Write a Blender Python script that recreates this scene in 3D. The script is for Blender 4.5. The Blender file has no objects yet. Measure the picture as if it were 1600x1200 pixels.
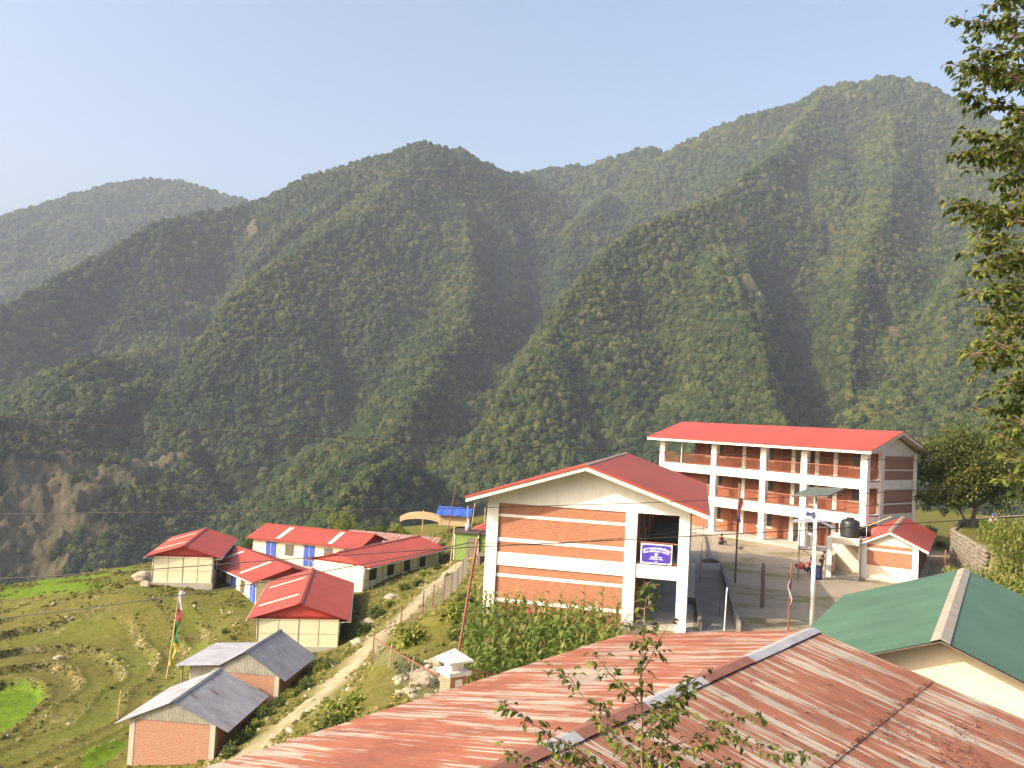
import bpy, math, random
import numpy as np
from mathutils import Vector, Matrix
R = math.radians
random.seed(7); rng = np.random.default_rng(7)
scene = bpy.context.scene
COL = scene.collection

# ------------------------------------------------------------------ camera
F, PITCH, ROLL, CZ = 1330.0, .043, .053, 9.2
cp, sp = math.cos(PITCH), math.sin(PITCH)
fw = Vector((0, cp, sp)); up0 = Vector((0, -sp, cp)); rt0 = Vector((1, 0, 0))
rt = rt0*math.cos(ROLL) + up0*math.sin(ROLL); up = up0*math.cos(ROLL) - rt0*math.sin(ROLL)
cam = bpy.data.objects.new('camera', bpy.data.cameras.new('camera')); COL.objects.link(cam)
cam.matrix_world = Matrix(((rt.x, up.x, -fw.x, 0), (rt.y, up.y, -fw.y, 0), (rt.z, up.z, -fw.z, CZ), (0, 0, 0, 1)))
cam.data.sensor_width = 36; cam.data.lens = F/1600*36; cam.data.clip_start = .1; cam.data.clip_end = 20000
scene.camera = cam

def ray(x, y): return fw + rt*((x-800)/F) - up*((y-600)/F)
def gz(x, y, z):
    d = ray(x, y); t = (z-CZ)/d.z; return Vector((0, 0, CZ)) + d*t
def gd(x, y, D):
    d = ray(x, y); return Vector((0, 0, CZ)) + d*(D/d.y)

# ------------------------------------------------------------------ sky, sun
SUN_ELEV, SUN_DIR = R(31), Vector((-.90, -.44))      # horizontal direction towards the sun
SUN_DIR.normalize()
w = bpy.data.worlds.new('World'); scene.world = w; w.use_nodes = True
nt = w.node_tree; nt.nodes.clear()
sky = nt.nodes.new('ShaderNodeTexSky'); sky.sky_type = 'NISHITA'; sky.sun_disc = False
sky.sun_elevation = SUN_ELEV; sky.sun_rotation = math.atan2(SUN_DIR.x, SUN_DIR.y)
sky.altitude = 400; sky.air_density = 1.15; sky.dust_density = 10.0; sky.ozone_density = 1.9
bg = nt.nodes.new('ShaderNodeBackground'); bg.inputs[1].default_value = .15
wo = nt.nodes.new('ShaderNodeOutputWorld')
nt.links.new(sky.outputs[0], bg.inputs[0]); nt.links.new(bg.outputs[0], wo.inputs[0])
sl = bpy.data.lights.new('sun', 'SUN'); sl.energy = 3.4; sl.angle = R(.53); sl.color = (1.0, .85, .66)
so = bpy.data.objects.new('sun', sl); COL.objects.link(so)
sd = Vector((SUN_DIR.x*math.cos(SUN_ELEV), SUN_DIR.y*math.cos(SUN_ELEV), math.sin(SUN_ELEV)))
so.rotation_euler = sd.to_track_quat('Z', 'Y').to_euler(); so.location = (-40, -40, 60)
scene.view_settings.view_transform = 'Standard'; scene.view_settings.look = 'None'
scene.view_settings.exposure = 1.08; scene.view_settings.gamma = 1
scene.render.engine = 'CYCLES'
scene.cycles.max_bounces = 5; scene.cycles.diffuse_bounces = 2; scene.cycles.glossy_bounces = 2
scene.cycles.transmission_bounces = 3; scene.cycles.volume_bounces = 0; scene.cycles.transparent_max_bounces = 8
HAZE = True

# ------------------------------------------------------------------ materials
def newmat(name):
    m = bpy.data.materials.new(name); m.use_nodes = True
    n = m.node_tree; b = n.nodes['Principled BSDF']; return m, n, b
def node(n, t, **k):
    o = n.nodes.new(t)
    for a, v in k.items(): setattr(o, a, v)
    return o
def ramp(n, fac, stops):
    r = node(n, 'ShaderNodeValToRGB'); e = r.color_ramp.elements
    while len(e) < len(stops): e.new(.5)
    for i, (p, c) in enumerate(stops):
        e[i].position = p; e[i].color = (*c, 1) if len(c) == 3 else c
    n.links.new(fac, r.inputs[0]); return r.outputs[0]
def noise(n, vec, scale, detail=4, rough=.6):
    t = node(n, 'ShaderNodeTexNoise'); t.inputs['Scale'].default_value = scale
    t.inputs['Detail'].default_value = detail; t.inputs['Roughness'].default_value = rough
    n.links.new(vec, t.inputs['Vector']); return t.outputs[0]
def mapping(n, vec, scale=(1, 1, 1), rot=(0, 0, 0)):
    m = node(n, 'ShaderNodeMapping'); m.inputs['Scale'].default_value = scale; m.inputs['Rotation'].default_value = rot
    n.links.new(vec, m.inputs['Vector']); return m.outputs[0]
def mix(n, fac, a, b, mode='MIX'):
    m = node(n, 'ShaderNodeMix', data_type='RGBA', blend_type=mode)
    for i, v in ((0, fac), (6, a), (7, b)):
        if isinstance(v, (int, float)): m.inputs[i].default_value = v
        elif isinstance(v, tuple): m.inputs[i].default_value = (*v, 1)
        else: n.links.new(v, m.inputs[i])
    return m.outputs[2]
def bump(n, b, h, strength=.3, dist=.02):
    k = node(n, 'ShaderNodeBump'); k.inputs['Strength'].default_value = strength; k.inputs['Distance'].default_value = dist
    n.links.new(h, k.inputs['Height']); n.links.new(k.outputs[0], b.inputs['Normal'])
def objco(n): return node(n, 'ShaderNodeTexCoord').outputs['Object']
def geopos(n): return node(n, 'ShaderNodeNewGeometry').outputs['Position']

def plain(name, c, rough=.7, var=.18, vs=1.3, metal=0, bs=0, streak=None, coord='o'):
    m, n, b = newmat(name); v = objco(n)
    f = noise(n, mapping(n, v, streak or (1, 1, 1)), vs, 5, .65)
    lo = tuple(max(0, x*(1-var*1.6)) for x in c); hi = tuple(min(1, x*(1+var)) for x in c)
    c1 = ramp(n, f, [(.3, lo), (.7, hi)])
    f2 = noise(n, v, vs*9, 3, .6)
    cc = mix(n, .35*var/.18*.5, c1, ramp(n, f2, [(.35, lo), (.65, hi)]))
    n.links.new(cc, b.inputs['Base Color']); b.inputs['Roughness'].default_value = rough; b.inputs['Metallic'].default_value = metal
    if bs: bump(n, b, noise(n, v, bs, 4, .6), .4, .01)
    return m

def brickmat(name, c1, c2, mortar, scale=1.0, msize=.012, patch=None):
    m, n, b = newmat(name); v = objco(n)
    s = node(n, 'ShaderNodeSeparateXYZ'); n.links.new(v, s.inputs[0])
    a = node(n, 'ShaderNodeMath', operation='ADD'); n.links.new(s.outputs[0], a.inputs[0]); n.links.new(s.outputs[1], a.inputs[1])
    c = node(n, 'ShaderNodeCombineXYZ'); n.links.new(a.outputs[0], c.inputs[0]); n.links.new(s.outputs[2], c.inputs[1])
    t = node(n, 'ShaderNodeTexBrick'); t.inputs['Scale'].default_value = scale
    t.inputs['Brick Width'].default_value = .24; t.inputs['Row Height'].default_value = .075; t.inputs['Mortar Size'].default_value = msize
    t.inputs['Color1'].default_value = (*c1, 1); t.inputs['Color2'].default_value = (*c2, 1); t.inputs['Mortar'].default_value = (*mortar, 1)
    t.inputs['Bias'].default_value = -.2; n.links.new(c.outputs[0], t.inputs['Vector'])
    f = noise(n, mapping(n, v, (2, 2, 7)), 2.2, 5, .75)
    col = mix(n, ramp(n, f, [(.36, (0, 0, 0)), (.7, (.55, .55, .55))]), t.outputs[0], patch or mortar)
    f3 = noise(n, mapping(n, v, (1, 1, 6)), 4.5, 3, .8)
    col = mix(n, ramp(n, f3, [(.28, (.55, .55, .55)), (.42, (0, 0, 0))]), col, tuple(x*.35 for x in c1))
    n.links.new(col, b.inputs['Base Color']); b.inputs['Roughness'].default_value = .9
    bump(n, b, t.outputs[1], -.5, .01)
    return m

def zinc(name, base, rust, cover=.5, streak_x=(1, 1, 1), rough=.5, light=None, metal=0.0, patch=None):
    """painted / rusted sheet: streaks run down the slope (object X is down-slope distance, Y along the ridge)"""
    m, n, b = newmat(name); v = objco(n)
    sc = mapping(n, v, (.06, 1, .06))
    st = noise(n, sc, 2.4, 4, .75)
    st2 = noise(n, mapping(n, v, (.05, 1, .05)), 11, 3, .7)
    big = noise(n, v, .5, 3, .5)
    a = node(n, 'ShaderNodeMath', operation='MULTIPLY_ADD'); n.links.new(st2, a.inputs[0]); a.inputs[1].default_value = .5
    n.links.new(st, a.inputs[2])
    a2 = node(n, 'ShaderNodeMath', operation='MULTIPLY_ADD'); n.links.new(big, a2.inputs[0]); a2.inputs[1].default_value = .25
    n.links.new(a.outputs[0], a2.inputs[2])
    lo = .875 + (cover-.5)*.26
    f = ramp(n, a2.outputs[0], [(max(0, lo-.03), (0, 0, 0)), (lo+.03, (1, 1, 1))])
    rc = mix(n, noise(n, mapping(n, v, (.5, 1, .5)), 7, 4, .7), rust, tuple(min(1, x*1.7) for x in rust))
    lc = mix(n, noise(n, mapping(n, v, (.3, 1, .3)), 14, 3, .7), base, light or tuple(x*.75 for x in base))
    col = mix(n, f, rc, lc)
    dirt = ramp(n, noise(n, mapping(n, v, (.5, 1, .5)), 1.1, 5, .7), [(.3, (.62, .62, .62)), (.6, (1.06, 1.04, 1.0))])
    col = mix(n, 1, col, dirt, 'MULTIPLY')
    if patch: col = mix(n, ramp(n, noise(n, mapping(n, v, (.35, 1, .35)), .9, 4, .6), [(.56, (0, 0, 0)), (.62, (.9, .9, .9))]), col, patch)
    n.links.new(col, b.inputs['Base Color']); b.inputs['Roughness'].default_value = rough; b.inputs['Metallic'].default_value = metal
    return m

def leafmat(name, stops, trans=.25, scale=1.5, rough=.55):
    m, n, b = newmat(name); g = node(n, 'ShaderNodeNewGeometry')
    r = node(n, 'ShaderNodeMath', operation='MULTIPLY_ADD')
    n.links.new(g.outputs['Random Per Island'], r.inputs[0]); r.inputs[1].default_value = .6
    f = noise(n, g.outputs['Position'], scale, 2, .5)
    m2 = node(n, 'ShaderNodeMath', operation='MULTIPLY'); n.links.new(f, m2.inputs[0]); m2.inputs[1].default_value = .4
    n.links.new(m2.outputs[0], r.inputs[2])
    col = ramp(n, r.outputs[0], stops)
    n.links.new(col, b.inputs['Base Color']); b.inputs['Roughness'].default_value = rough
    b.inputs['Specular IOR Level'].default_value = .3
    t = node(n, 'ShaderNodeBsdfTranslucent'); n.links.new(col, t.inputs[0])
    ms = node(n, 'ShaderNodeMixShader'); ms.inputs[0].default_value = trans
    o = n.nodes['Material Output']
    n.links.new(b.outputs[0], ms.inputs[1]); n.links.new(t.outputs[0], ms.inputs[2]); n.links.new(ms.outputs[0], o.inputs[0])
    return m

M = {}
M['white'] = plain('white_paint', (.76, .72, .63), .8, .07, 1.2, streak=(3, 3, .4))
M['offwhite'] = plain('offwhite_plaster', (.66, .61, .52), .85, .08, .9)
M['cream'] = plain('cream_panel', (.78, .69, .46), .7, .06, .6)
M['creamwall'] = plain('cream_plaster', (.72, .60, .40), .85, .10, .5, bs=20)
M['paleplaster'] = plain('pale_plaster', (.70, .58, .44), .85, .10, .7)
M['brickA'] = brickmat('orange_brick', (.29, .085, .040), (.37, .140, .062), (.36, .20, .12), 1, .009)
M['brickC'] = brickmat('fair_brick', (.25, .070, .028), (.33, .105, .042), (.30, .14, .075), 1, .008)
M['brickS'] = brickmat('rough_brick', (.34, .085, .045), (.38, .14, .07), (.30, .22, .15), 1, .014, (.42, .30, .2))
M['brickgable'] = brickmat('brown_brick', (.26, .11, .07), (.30, .14, .09), (.30, .17, .12))
M['red'] = plain('red_roof_paint', (.33, .050, .030), .5, .16, .35, streak=(1, .3, 1))
M['redH'] = plain('red_sheet_paint', (.34, .058, .036), .5, .18, .5)
M['reddark'] = plain('red_gable_paint', (.45, .05, .035), .6, .12, .8)
M['skylight'] = plain('skylight_sheet', (.58, .48, .38), .5, .10, 1)
M['blue'] = plain('blue_door_paint', (.035, .09, .42), .5, .12, 1)
M['bluetarp'] = plain('blue_tarp', (.03, .085, .36), .55, .15, 1.5)
M['dark'] = plain('dark_window', (.035, .035, .032), .25, .15, 2)
M['winpane'] = plain('shutter_glass', (.13, .12, .085), .35, .2, 3)
M['line'] = plain('panel_joint', (.16, .14, .10), .7, .1, 2)
M['frame'] = plain('dark_frame', (.07, .045, .035), .6, .1, 2)
M['door'] = plain('brown_door', (.21, .055, .024), .6, .15, 2, streak=(6, 6, .5))
M['rail'] = plain('rust_red_rail', (.26, .085, .045), .6, .15, 3)
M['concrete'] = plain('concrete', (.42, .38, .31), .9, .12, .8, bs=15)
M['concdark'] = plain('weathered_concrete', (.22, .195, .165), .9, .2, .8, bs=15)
M['galv'] = zinc('galvanised_sheet', (.30, .31, .34), (.20, .20, .23), .5, rough=.5)
M['galvrust'] = zinc('galvanised_rusting', (.30, .31, .34), (.20, .20, .23), .5, rough=.5, patch=(.13, .06, .035))
M['gablesheet'] = zinc('gable_sheet', (.44, .42, .36), (.30, .29, .24), .5, rough=.55)
M['rustroof'] = zinc('rusted_red_sheet', (.31, .275, .235), (.145, .047, .025), .62, rough=.65, light=(.22, .155, .115))
M['rustroof2'] = zinc('weathered_sheet', (.34, .31, .28), (.24, .09, .065), .52, rough=.6)
M['green'] = plain('green_roof_paint', (.056, .115, .072), .5, .2, .35)
M['ridgecap'] = plain('weathered_ridge', (.34, .29, .22), .6, .2, 2)
M['ridgezinc'] = plain('zinc_ridge', (.33, .32, .33), .45, .18, 2)
M['greenwall'] = plain('green_wall', (.16, .25, .05), .7, .12, 1)
M['wood'] = plain('wood', (.28, .19, .12), .9, .25, 3, streak=(8, 8, 1))
M['woodlight'] = plain('bamboo', (.50, .36, .20), .8, .2, 3)
M['woodgrey'] = plain('grey_post', (.13, .10, .08), .9, .2, 3)
M['steel'] = plain('dull_steel', (.20, .19, .18), .5, .15, 3, metal=.3)
M['pole'] = plain('painted_pole', (.72, .70, .66), .5, .08, 1)
M['rustpole'] = plain('rusty_pole', (.22, .08, .05), .8, .25, 4)
M['shinysteel'] = plain('shiny_steel', (.7, .7, .7), .2, .05, 2, metal=.9)
M['blackplastic'] = plain('black_plastic', (.018, .018, .02), .4, .1, 2)
M['solar'] = plain('solar_panel', (.09, .10, .07), .3, .15, 6)
M['wire'] = plain('cable', (.02, .018, .016), .6, .1, 2)
M['stone'] = plain('field_stone', (.34, .285, .20), .95, .25, 2.5, bs=6)
M['drystone'] = plain('dry_stone', (.19, .165, .125), .95, .35, 4, bs=6)
M['skin'] = plain('skin', (.22, .11, .07), .6, .05, 3)
M['hair'] = plain('hair', (.012, .01, .009), .6, .05, 3)
M['clothred'] = plain('maroon_cloth', (.22, .02, .035), .9, .15, 4)
M['clothdark'] = plain('dark_cloth', (.02, .02, .03), .9, .15, 4)
M['clothwhite'] = plain('white_cloth', (.7, .7, .74), .9, .08, 4)
M['netting'] = plain('wire_netting', (.26, .25, .21), .7, .1, 3)
M['signblue'] = plain('banner_blue', (.055, .03, .30), .5, .06, 1)
M['signwhite'] = plain('banner_white', (.75, .74, .80), .6, .04, 1)
M['flagred'] = plain('flag_red', (.22, .04, .035), .8, .1, 2)
M['flaggreen'] = plain('flag_green', (.035, .15, .045), .8, .1, 2)
M['flagyellow'] = plain('flag_yellow', (.42, .36, .03), .8, .1, 2)
M['flagwhite'] = plain('flag_white', (.42, .38, .42), .8, .1, 2)
M['flagblue'] = plain('flag_blue', (.05, .08, .35), .8, .1, 2)
M['bark'] = plain('bark', (.12, .085, .06), .95, .25, 6, bs=12)
M['twig'] = plain('twig_bark', (.22, .14, .09), .9, .2, 6)

# ------------------------------------------------------------------ object helpers
def link(name, me, parent=None):
    o = bpy.data.objects.new(name, me); COL.objects.link(o)
    if parent is not None: o.parent = parent
    return o
def tag(o, label, cat, group=None, kind=None):
    if label: o['label'] = label
    if cat: o['category'] = cat
    if group: o['group'] = group
    if kind: o['kind'] = kind
    return o
def thing(name, label, cat, loc=(0, 0, 0), rz=0, group=None):
    o = bpy.data.objects.new(name, None); COL.objects.link(o); o.empty_display_size = .3
    o.location = loc; o.rotation_euler = (0, 0, rz); return tag(o, label, cat, group)
def copy_tree(o, parent=None):
    c = o.copy(); COL.objects.link(c)
    if parent is not None: c.parent = parent
    for ch in list(o.children): copy_tree(ch, c)
    return c

class MB:
    def __init__(s): s.v = []; s.f = []; s.mi = []; s.cur = 0
    def add(s, vs, fs):
        k = len(s.v); s.v += [tuple(v) for v in vs]; s.f += [tuple(i+k for i in f) for f in fs]; s.mi += [s.cur]*len(fs); return s
    def box(s, x0, x1, y0, y1, z0, z1):
        return s.add([(x, y, z) for z in (z0, z1) for y in (y0, y1) for x in (x0, x1)],
              [(0, 2, 3, 1), (4, 5, 7, 6), (0, 1, 5, 4), (2, 6, 7, 3), (0, 4, 6, 2), (1, 3, 7, 5)])
    def prism(s, poly, axis, a, b):
        """poly: list of 2D points; extruded along axis from a to b. axis 1 (y): poly is (x,z); axis 0: (y,z); axis 2: (x,y)"""
        def P(p, t): return {0: (t, p[0], p[1]), 1: (p[0], t, p[1]), 2: (p[0], p[1], t)}[axis]
        n = len(poly); vs = [P(p, a) for p in poly] + [P(p, b) for p in poly]
        fs = [tuple(range(n-1, -1, -1)), tuple(range(n, 2*n))] + [(i, (i+1) % n, n+(i+1) % n, n+i) for i in range(n)]
        if axis == 1: fs = [tuple(reversed(f)) for f in fs]
        return s.add(vs, fs)
    def tube(s, pts, r, seg=8, caps=True):
        pts = [Vector(p) for p in pts]; n = len(pts)
        rs = r if isinstance(r, (list, tuple)) else [r]*n
        k = len(s.v); ref = None
        for i, p in enumerate(pts):
            d = (pts[min(i+1, n-1)] - pts[max(i-1, 0)]).normalized()
            if ref is None: ref = Vector((0, 0, 1)) if abs(d.z) < .9 else Vector((1, 0, 0))
            a = d.cross(ref).normalized(); b = d.cross(a).normalized(); ref = b.cross(d) if False else ref
            for j in range(seg):
                t = 2*math.pi*j/seg; q = p + (a*math.cos(t) + b*math.sin(t))*rs[i]; s.v.append(tuple(q))
        for i in range(n-1):
            for j in range(seg):
                s.f.append((k+i*seg+j, k+i*seg+(j+1) % seg, k+(i+1)*seg+(j+1) % seg, k+(i+1)*seg+j)); s.mi.append(s.cur)
        if caps:
            s.f.append(tuple(k+j for j in range(seg-1, -1, -1))); s.mi.append(s.cur)
            s.f.append(tuple(k+(n-1)*seg+j for j in range(seg))); s.mi.append(s.cur)
        return s
    def lathe(s, prof, seg=20, c=(0, 0, 0)):
        k = len(s.v)
        for r, z in prof:
            for j in range(seg):
                t = 2*math.pi*j/seg; s.v.append((c[0]+r*math.cos(t), c[1]+r*math.sin(t), c[2]+z))
        for i in range(len(prof)-1):
            for j in range(seg):
                s.f.append((k+i*seg+j, k+i*seg+(j+1) % seg, k+(i+1)*seg+(j+1) % seg, k+(i+1)*seg+j)); s.mi.append(s.cur)
        s.f.append(tuple(k+j for j in range(seg-1, -1, -1))); s.mi.append(s.cur)
        s.f.append(tuple(k+(len(prof)-1)*seg+j for j in range(seg))); s.mi.append(s.cur)
        return s
    def blob(s, c, r, sub=2, amp=.25, seed=0, sc=(1, 1, 1)):
        import bmesh
        bm = bmesh.new(); bmesh.ops.create_icosphere(bm, subdivisions=sub, radius=1)
        rr = random.Random(seed); ph = [rr.uniform(0, 6) for _ in range(9)]
        vs = []
        for v in bm.verts:
            p = v.co; d = 1 + amp*(math.sin(p.x*2.3+ph[0])*math.sin(p.y*2.7+ph[1]) + .6*math.sin(p.z*4.1+ph[2]+p.x*3) + .4*math.sin(p.y*6.3+ph[3]+p.z*5))
            vs.append((c[0]+p.x*d*r*sc[0], c[1]+p.y*d*r*sc[1], c[2]+p.z*d*r*sc[2]))
        fs = [tuple(x.index for x in f.verts) for f in bm.faces]; bm.free()
        return s.add(vs, fs)
    def mesh(s, name, mats, smooth=False):
        me = bpy.data.meshes.new(name); me.from_pydata(s.v, [], s.f)
        mats = mats if isinstance(mats, (list, tuple)) else [mats]
        for m in mats: me.materials.append(m if not isinstance(m, str) else M[m])
        if len(mats) > 1: me.polygons.foreach_set('material_index', s.mi)
        if smooth: me.polygons.foreach_set('use_smooth', [True]*len(s.f))
        me.update(); return me
    def build(s, name, mats, parent=None, smooth=False): return link(name, s.mesh(name, mats, smooth), parent)

def grid_mesh(name, V, nu, nv, mats, smooth=True):
    """V: (nu*nv,3) array, row-major u then v"""
    me = bpy.data.meshes.new(name); me.vertices.add(len(V)); me.vertices.foreach_set('co', np.ascontiguousarray(V, np.float32).ravel())
    i = np.arange(nu-1)[:, None]*nv + np.arange(nv-1)[None, :]
    q = np.stack([i, i+nv, i+nv+1, i+1], -1).reshape(-1, 4)
    me.loops.add(q.size); me.loops.foreach_set('vertex_index', q.ravel().astype(np.int32))
    me.polygons.add(len(q)); me.polygons.foreach_set('loop_start', np.arange(0, q.size, 4, dtype=np.int32))
    me.polygons.foreach_set('loop_total', np.full(len(q), 4, np.int32))
    if smooth: me.polygons.foreach_set('use_smooth', np.ones(len(q), bool))
    for m in mats: me.materials.append(M[m] if isinstance(m, str) else m)
    me.update(); me.validate(); return me

def slope_sheet(name, parent, mat, P0, along, down, length, width, pitch=.25, amp=.02, kind='trap', thick=.0, sag=0., ragged=0., seed=0):
    """a ribbed roofing sheet as its own object; local X runs down the slope, local Y along the ridge. P0 = ridge start"""
    per = 6 if kind == 'sin' else 8
    n = max(2, int(length/pitch))
    if kind == 'sin':
        y = np.linspace(0, length, n*per+1); h = amp*np.cos(2*np.pi*y/pitch)
    else:
        fr = np.array([0, .12, .2, .8-.6, .88-.6, .0]) ; base = [(0, 0), (.60, 0), (.70, 1), (.90, 1)]
        y = np.concatenate([[ (k+f)*pitch for f, _ in base] for k in range(n)] + [[length]]); h = np.concatenate([[a*amp for _, a in base]]*n + [[0]])
    nx = 12; x = np.linspace(0, width, nx)
    r = np.random.default_rng(seed)
    X = np.repeat(x[None, :], len(y), 0); X[:, -1] += (np.repeat(r.random(len(y)//(per*8)+1)-.5, per*8)[:len(y)]*ragged)
    Y = np.repeat(y[:, None], nx, 1); Z = np.repeat(h[:, None], nx, 1) + sag*np.sin(X/width*np.pi)*np.sin(Y*1.1)*.5
    me = grid_mesh(name, np.stack([X, Y, Z], -1).reshape(-1, 3), len(y), nx, [mat], smooth=(kind == 'sin'))
    o = link(name, me, parent)
    a = Vector(along).normalized(); d = Vector(down).normalized(); nrm = d.cross(a).normalized()
    if nrm.z < 0: P0 = tuple(Vector(P0)+a*length); a = -a; nrm = d.cross(a).normalized()
    o.matrix_local = Matrix(((d.x, a.x, nrm.x, P0[0]), (d.y, a.y, nrm.y, P0[1]), (d.z, a.z, nrm.z, P0[2]), (0, 0, 0, 1)))
    return o

# ------------------------------------------------------------------ numpy noise
def hashn(ix, iy, seed):
    h = (ix.astype(np.int64)*374761393 + iy.astype(np.int64)*668265263 + seed*1442695041) & 0xffffffff
    h = ((h ^ (h >> 13))*1274126177) & 0xffffffff
    return ((h ^ (h >> 16)) & 0xffff)/65535.0
def vnoise(x, y, seed=0):
    ix = np.floor(x); iy = np.floor(y); fx = x-ix; fy = y-iy
    fx = fx*fx*(3-2*fx); fy = fy*fy*(3-2*fy); ix = ix.astype(np.int64); iy = iy.astype(np.int64)
    a = hashn(ix, iy, seed); b = hashn(ix+1, iy, seed); c = hashn(ix, iy+1, seed); d = hashn(ix+1, iy+1, seed)
    return (a*(1-fx)+b*fx)*(1-fy) + (c*(1-fx)+d*fx)*fy
def fbm(x, y, oct=5, seed=0):
    s = 0; a = 1; t = 0
    for i in range(oct):
        s = s + a*(vnoise(x*2**i+17.3*i, y*2**i-9.1*i, seed+i)-.5); t += a; a *= .5
    return s/t*2
def sstep(a, b, x):
    t = np.clip((x-a)/(b-a), 0, 1); return t*t*(3-2*t)

# ------------------------------------------------------------------ near ground
ctl = []
for px, py, z in [(0, 905, -9.7), (110, 897, -9.2), (200, 888, -8.5), (0, 1000, -10.6), (0, 1100, -11.2), (0, 1195, -11.5), (120, 1190, -11),
                  (200, 1200, -9.9), (340, 1195, -9.3), (230, 1100, -10.2), (150, 1000, -10.1), (300, 1000, -9.3), (400, 995, -9.1),
                  (240, 915, -7.9), (400, 960, -9.1), (330, 915, -8.3), (482, 1015, -8.9), (715, 885, -4.8), (660, 930, -5.2), (600, 985, -5.7),
                  (540, 1050, -6.3), (470, 1110, -7), (400, 1165, -8), (577, 1105, -5.3)]:
    p = gz(px, py, z); ctl.append((p.x, p.y, p.z))
ctl += [(-18.4, 84, -7.8), (-12.8, 81.6, -7.7), (-6.6, 95, -7.0), (-12, 98, -7.4), (-15.2, 89, -7.4), (-27, 92, -7.5), (-34, 81, -7.8), (-30, 92, -7.6),
        (-18, 65, -8.9), (-12.2, 65.5, -8.7), (-20, 79, -9), (-15.3, 45, -9.3), (-15, 52, -8.9), (-5, 42, -3.4), (-4, 34, -3.0), (-7, 38, -4.6), (-4, 52, -3.4), (-2, 60, -3.0),
        (-1.5, 70, -3.0), (-2, 84, -3.6), (2, 95, -3), (-2, 100, -3.2), (6, 108, -2.5), (-8, 28, -5.5), (-12, 30, -8), (-14, 15, -7), (-6, 15, -3), (-30, 30, -12), (-30, 10, -11)]
ctl = np.array(ctl)
def tps_fit(P):
    n = len(P); d = np.hypot(P[:, None, 0]-P[None, :, 0], P[:, None, 1]-P[None, :, 1]); K = np.where(d > 0, d*d*np.log(d+1e-9), 0)+np.eye(n)*6
    Q = np.c_[np.ones(n), P[:, :2]]; A = np.block([[K, Q], [Q.T, np.zeros((3, 3))]])
    return np.linalg.solve(A, np.r_[P[:, 2], 0, 0, 0])
TW = tps_fit(ctl)
def tps(x, y):
    s = TW[-3] + TW[-2]*x + TW[-1]*y
    for i in range(len(ctl)):
        d2 = (x-ctl[i, 0])**2 + (y-ctl[i, 1])**2; s = s + TW[i]*.5*d2*np.log(d2+1e-9)
    return s
BANK = [(-2.2, 8), (-2.4, 24), (-2.2, 33), (-1.6, 41), (1.4, 52), (3.2, 62), (6, 80), (14, 100), (22, 118)]
WALL = [(31.4, 55.5), (33.0, 60.0), (35.6, 67.8), (42, 78), (60, 92)]
def side(x, y, line):
    """signed distance to polyline, + on its right"""
    x = np.asarray(x, float); y = np.asarray(y, float)
    best = np.full(x.shape, 1e9); sg = np.zeros(x.shape)
    for (ax, ay), (bx, by) in zip(line[:-1], line[1:]):
        dx, dy = bx-ax, by-ay; L2 = dx*dx+dy*dy
        t = np.clip(((x-ax)*dx+(y-ay)*dy)/L2, 0, 1); ex = x-ax-t*dx; ey = y-ay-t*dy; d = np.hypot(ex, ey)
        s = (x-ax)*dy-(y-ay)*dx
        m = d < best; best = np.where(m, d, best); sg = np.where(m, np.sign(s), sg)
    return best*sg
TC = gz(-60, 1085, -11)
TR = [math.hypot(gz(px_, 1085, -11).x-TC.x, (gz(px_, 1085, -11).y-TC.y)*.64) for px_ in (48, 88, 150, 212, 262, 305, 350)] + [24.5, 28.5, 33]
TZ = [-13.0, -12.4, -11.9, -11.4, -10.9, -10.5, -10.1, -9.8, -9.6, -9.5, -9.4]
def terr_r(x, y):
    a = np.arctan2(y-TC.y, (x-TC.x)); r = np.hypot((x-TC.x), (y-TC.y)*.64)
    return r + .5*np.sin(a*3+1)*sstep(2, 12, r) + .35*np.sin(a*7+.6)*sstep(2, 12, r) + 1.0*fbm(x/6, y/6, 3, 5)*sstep(1, 8, r)
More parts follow.
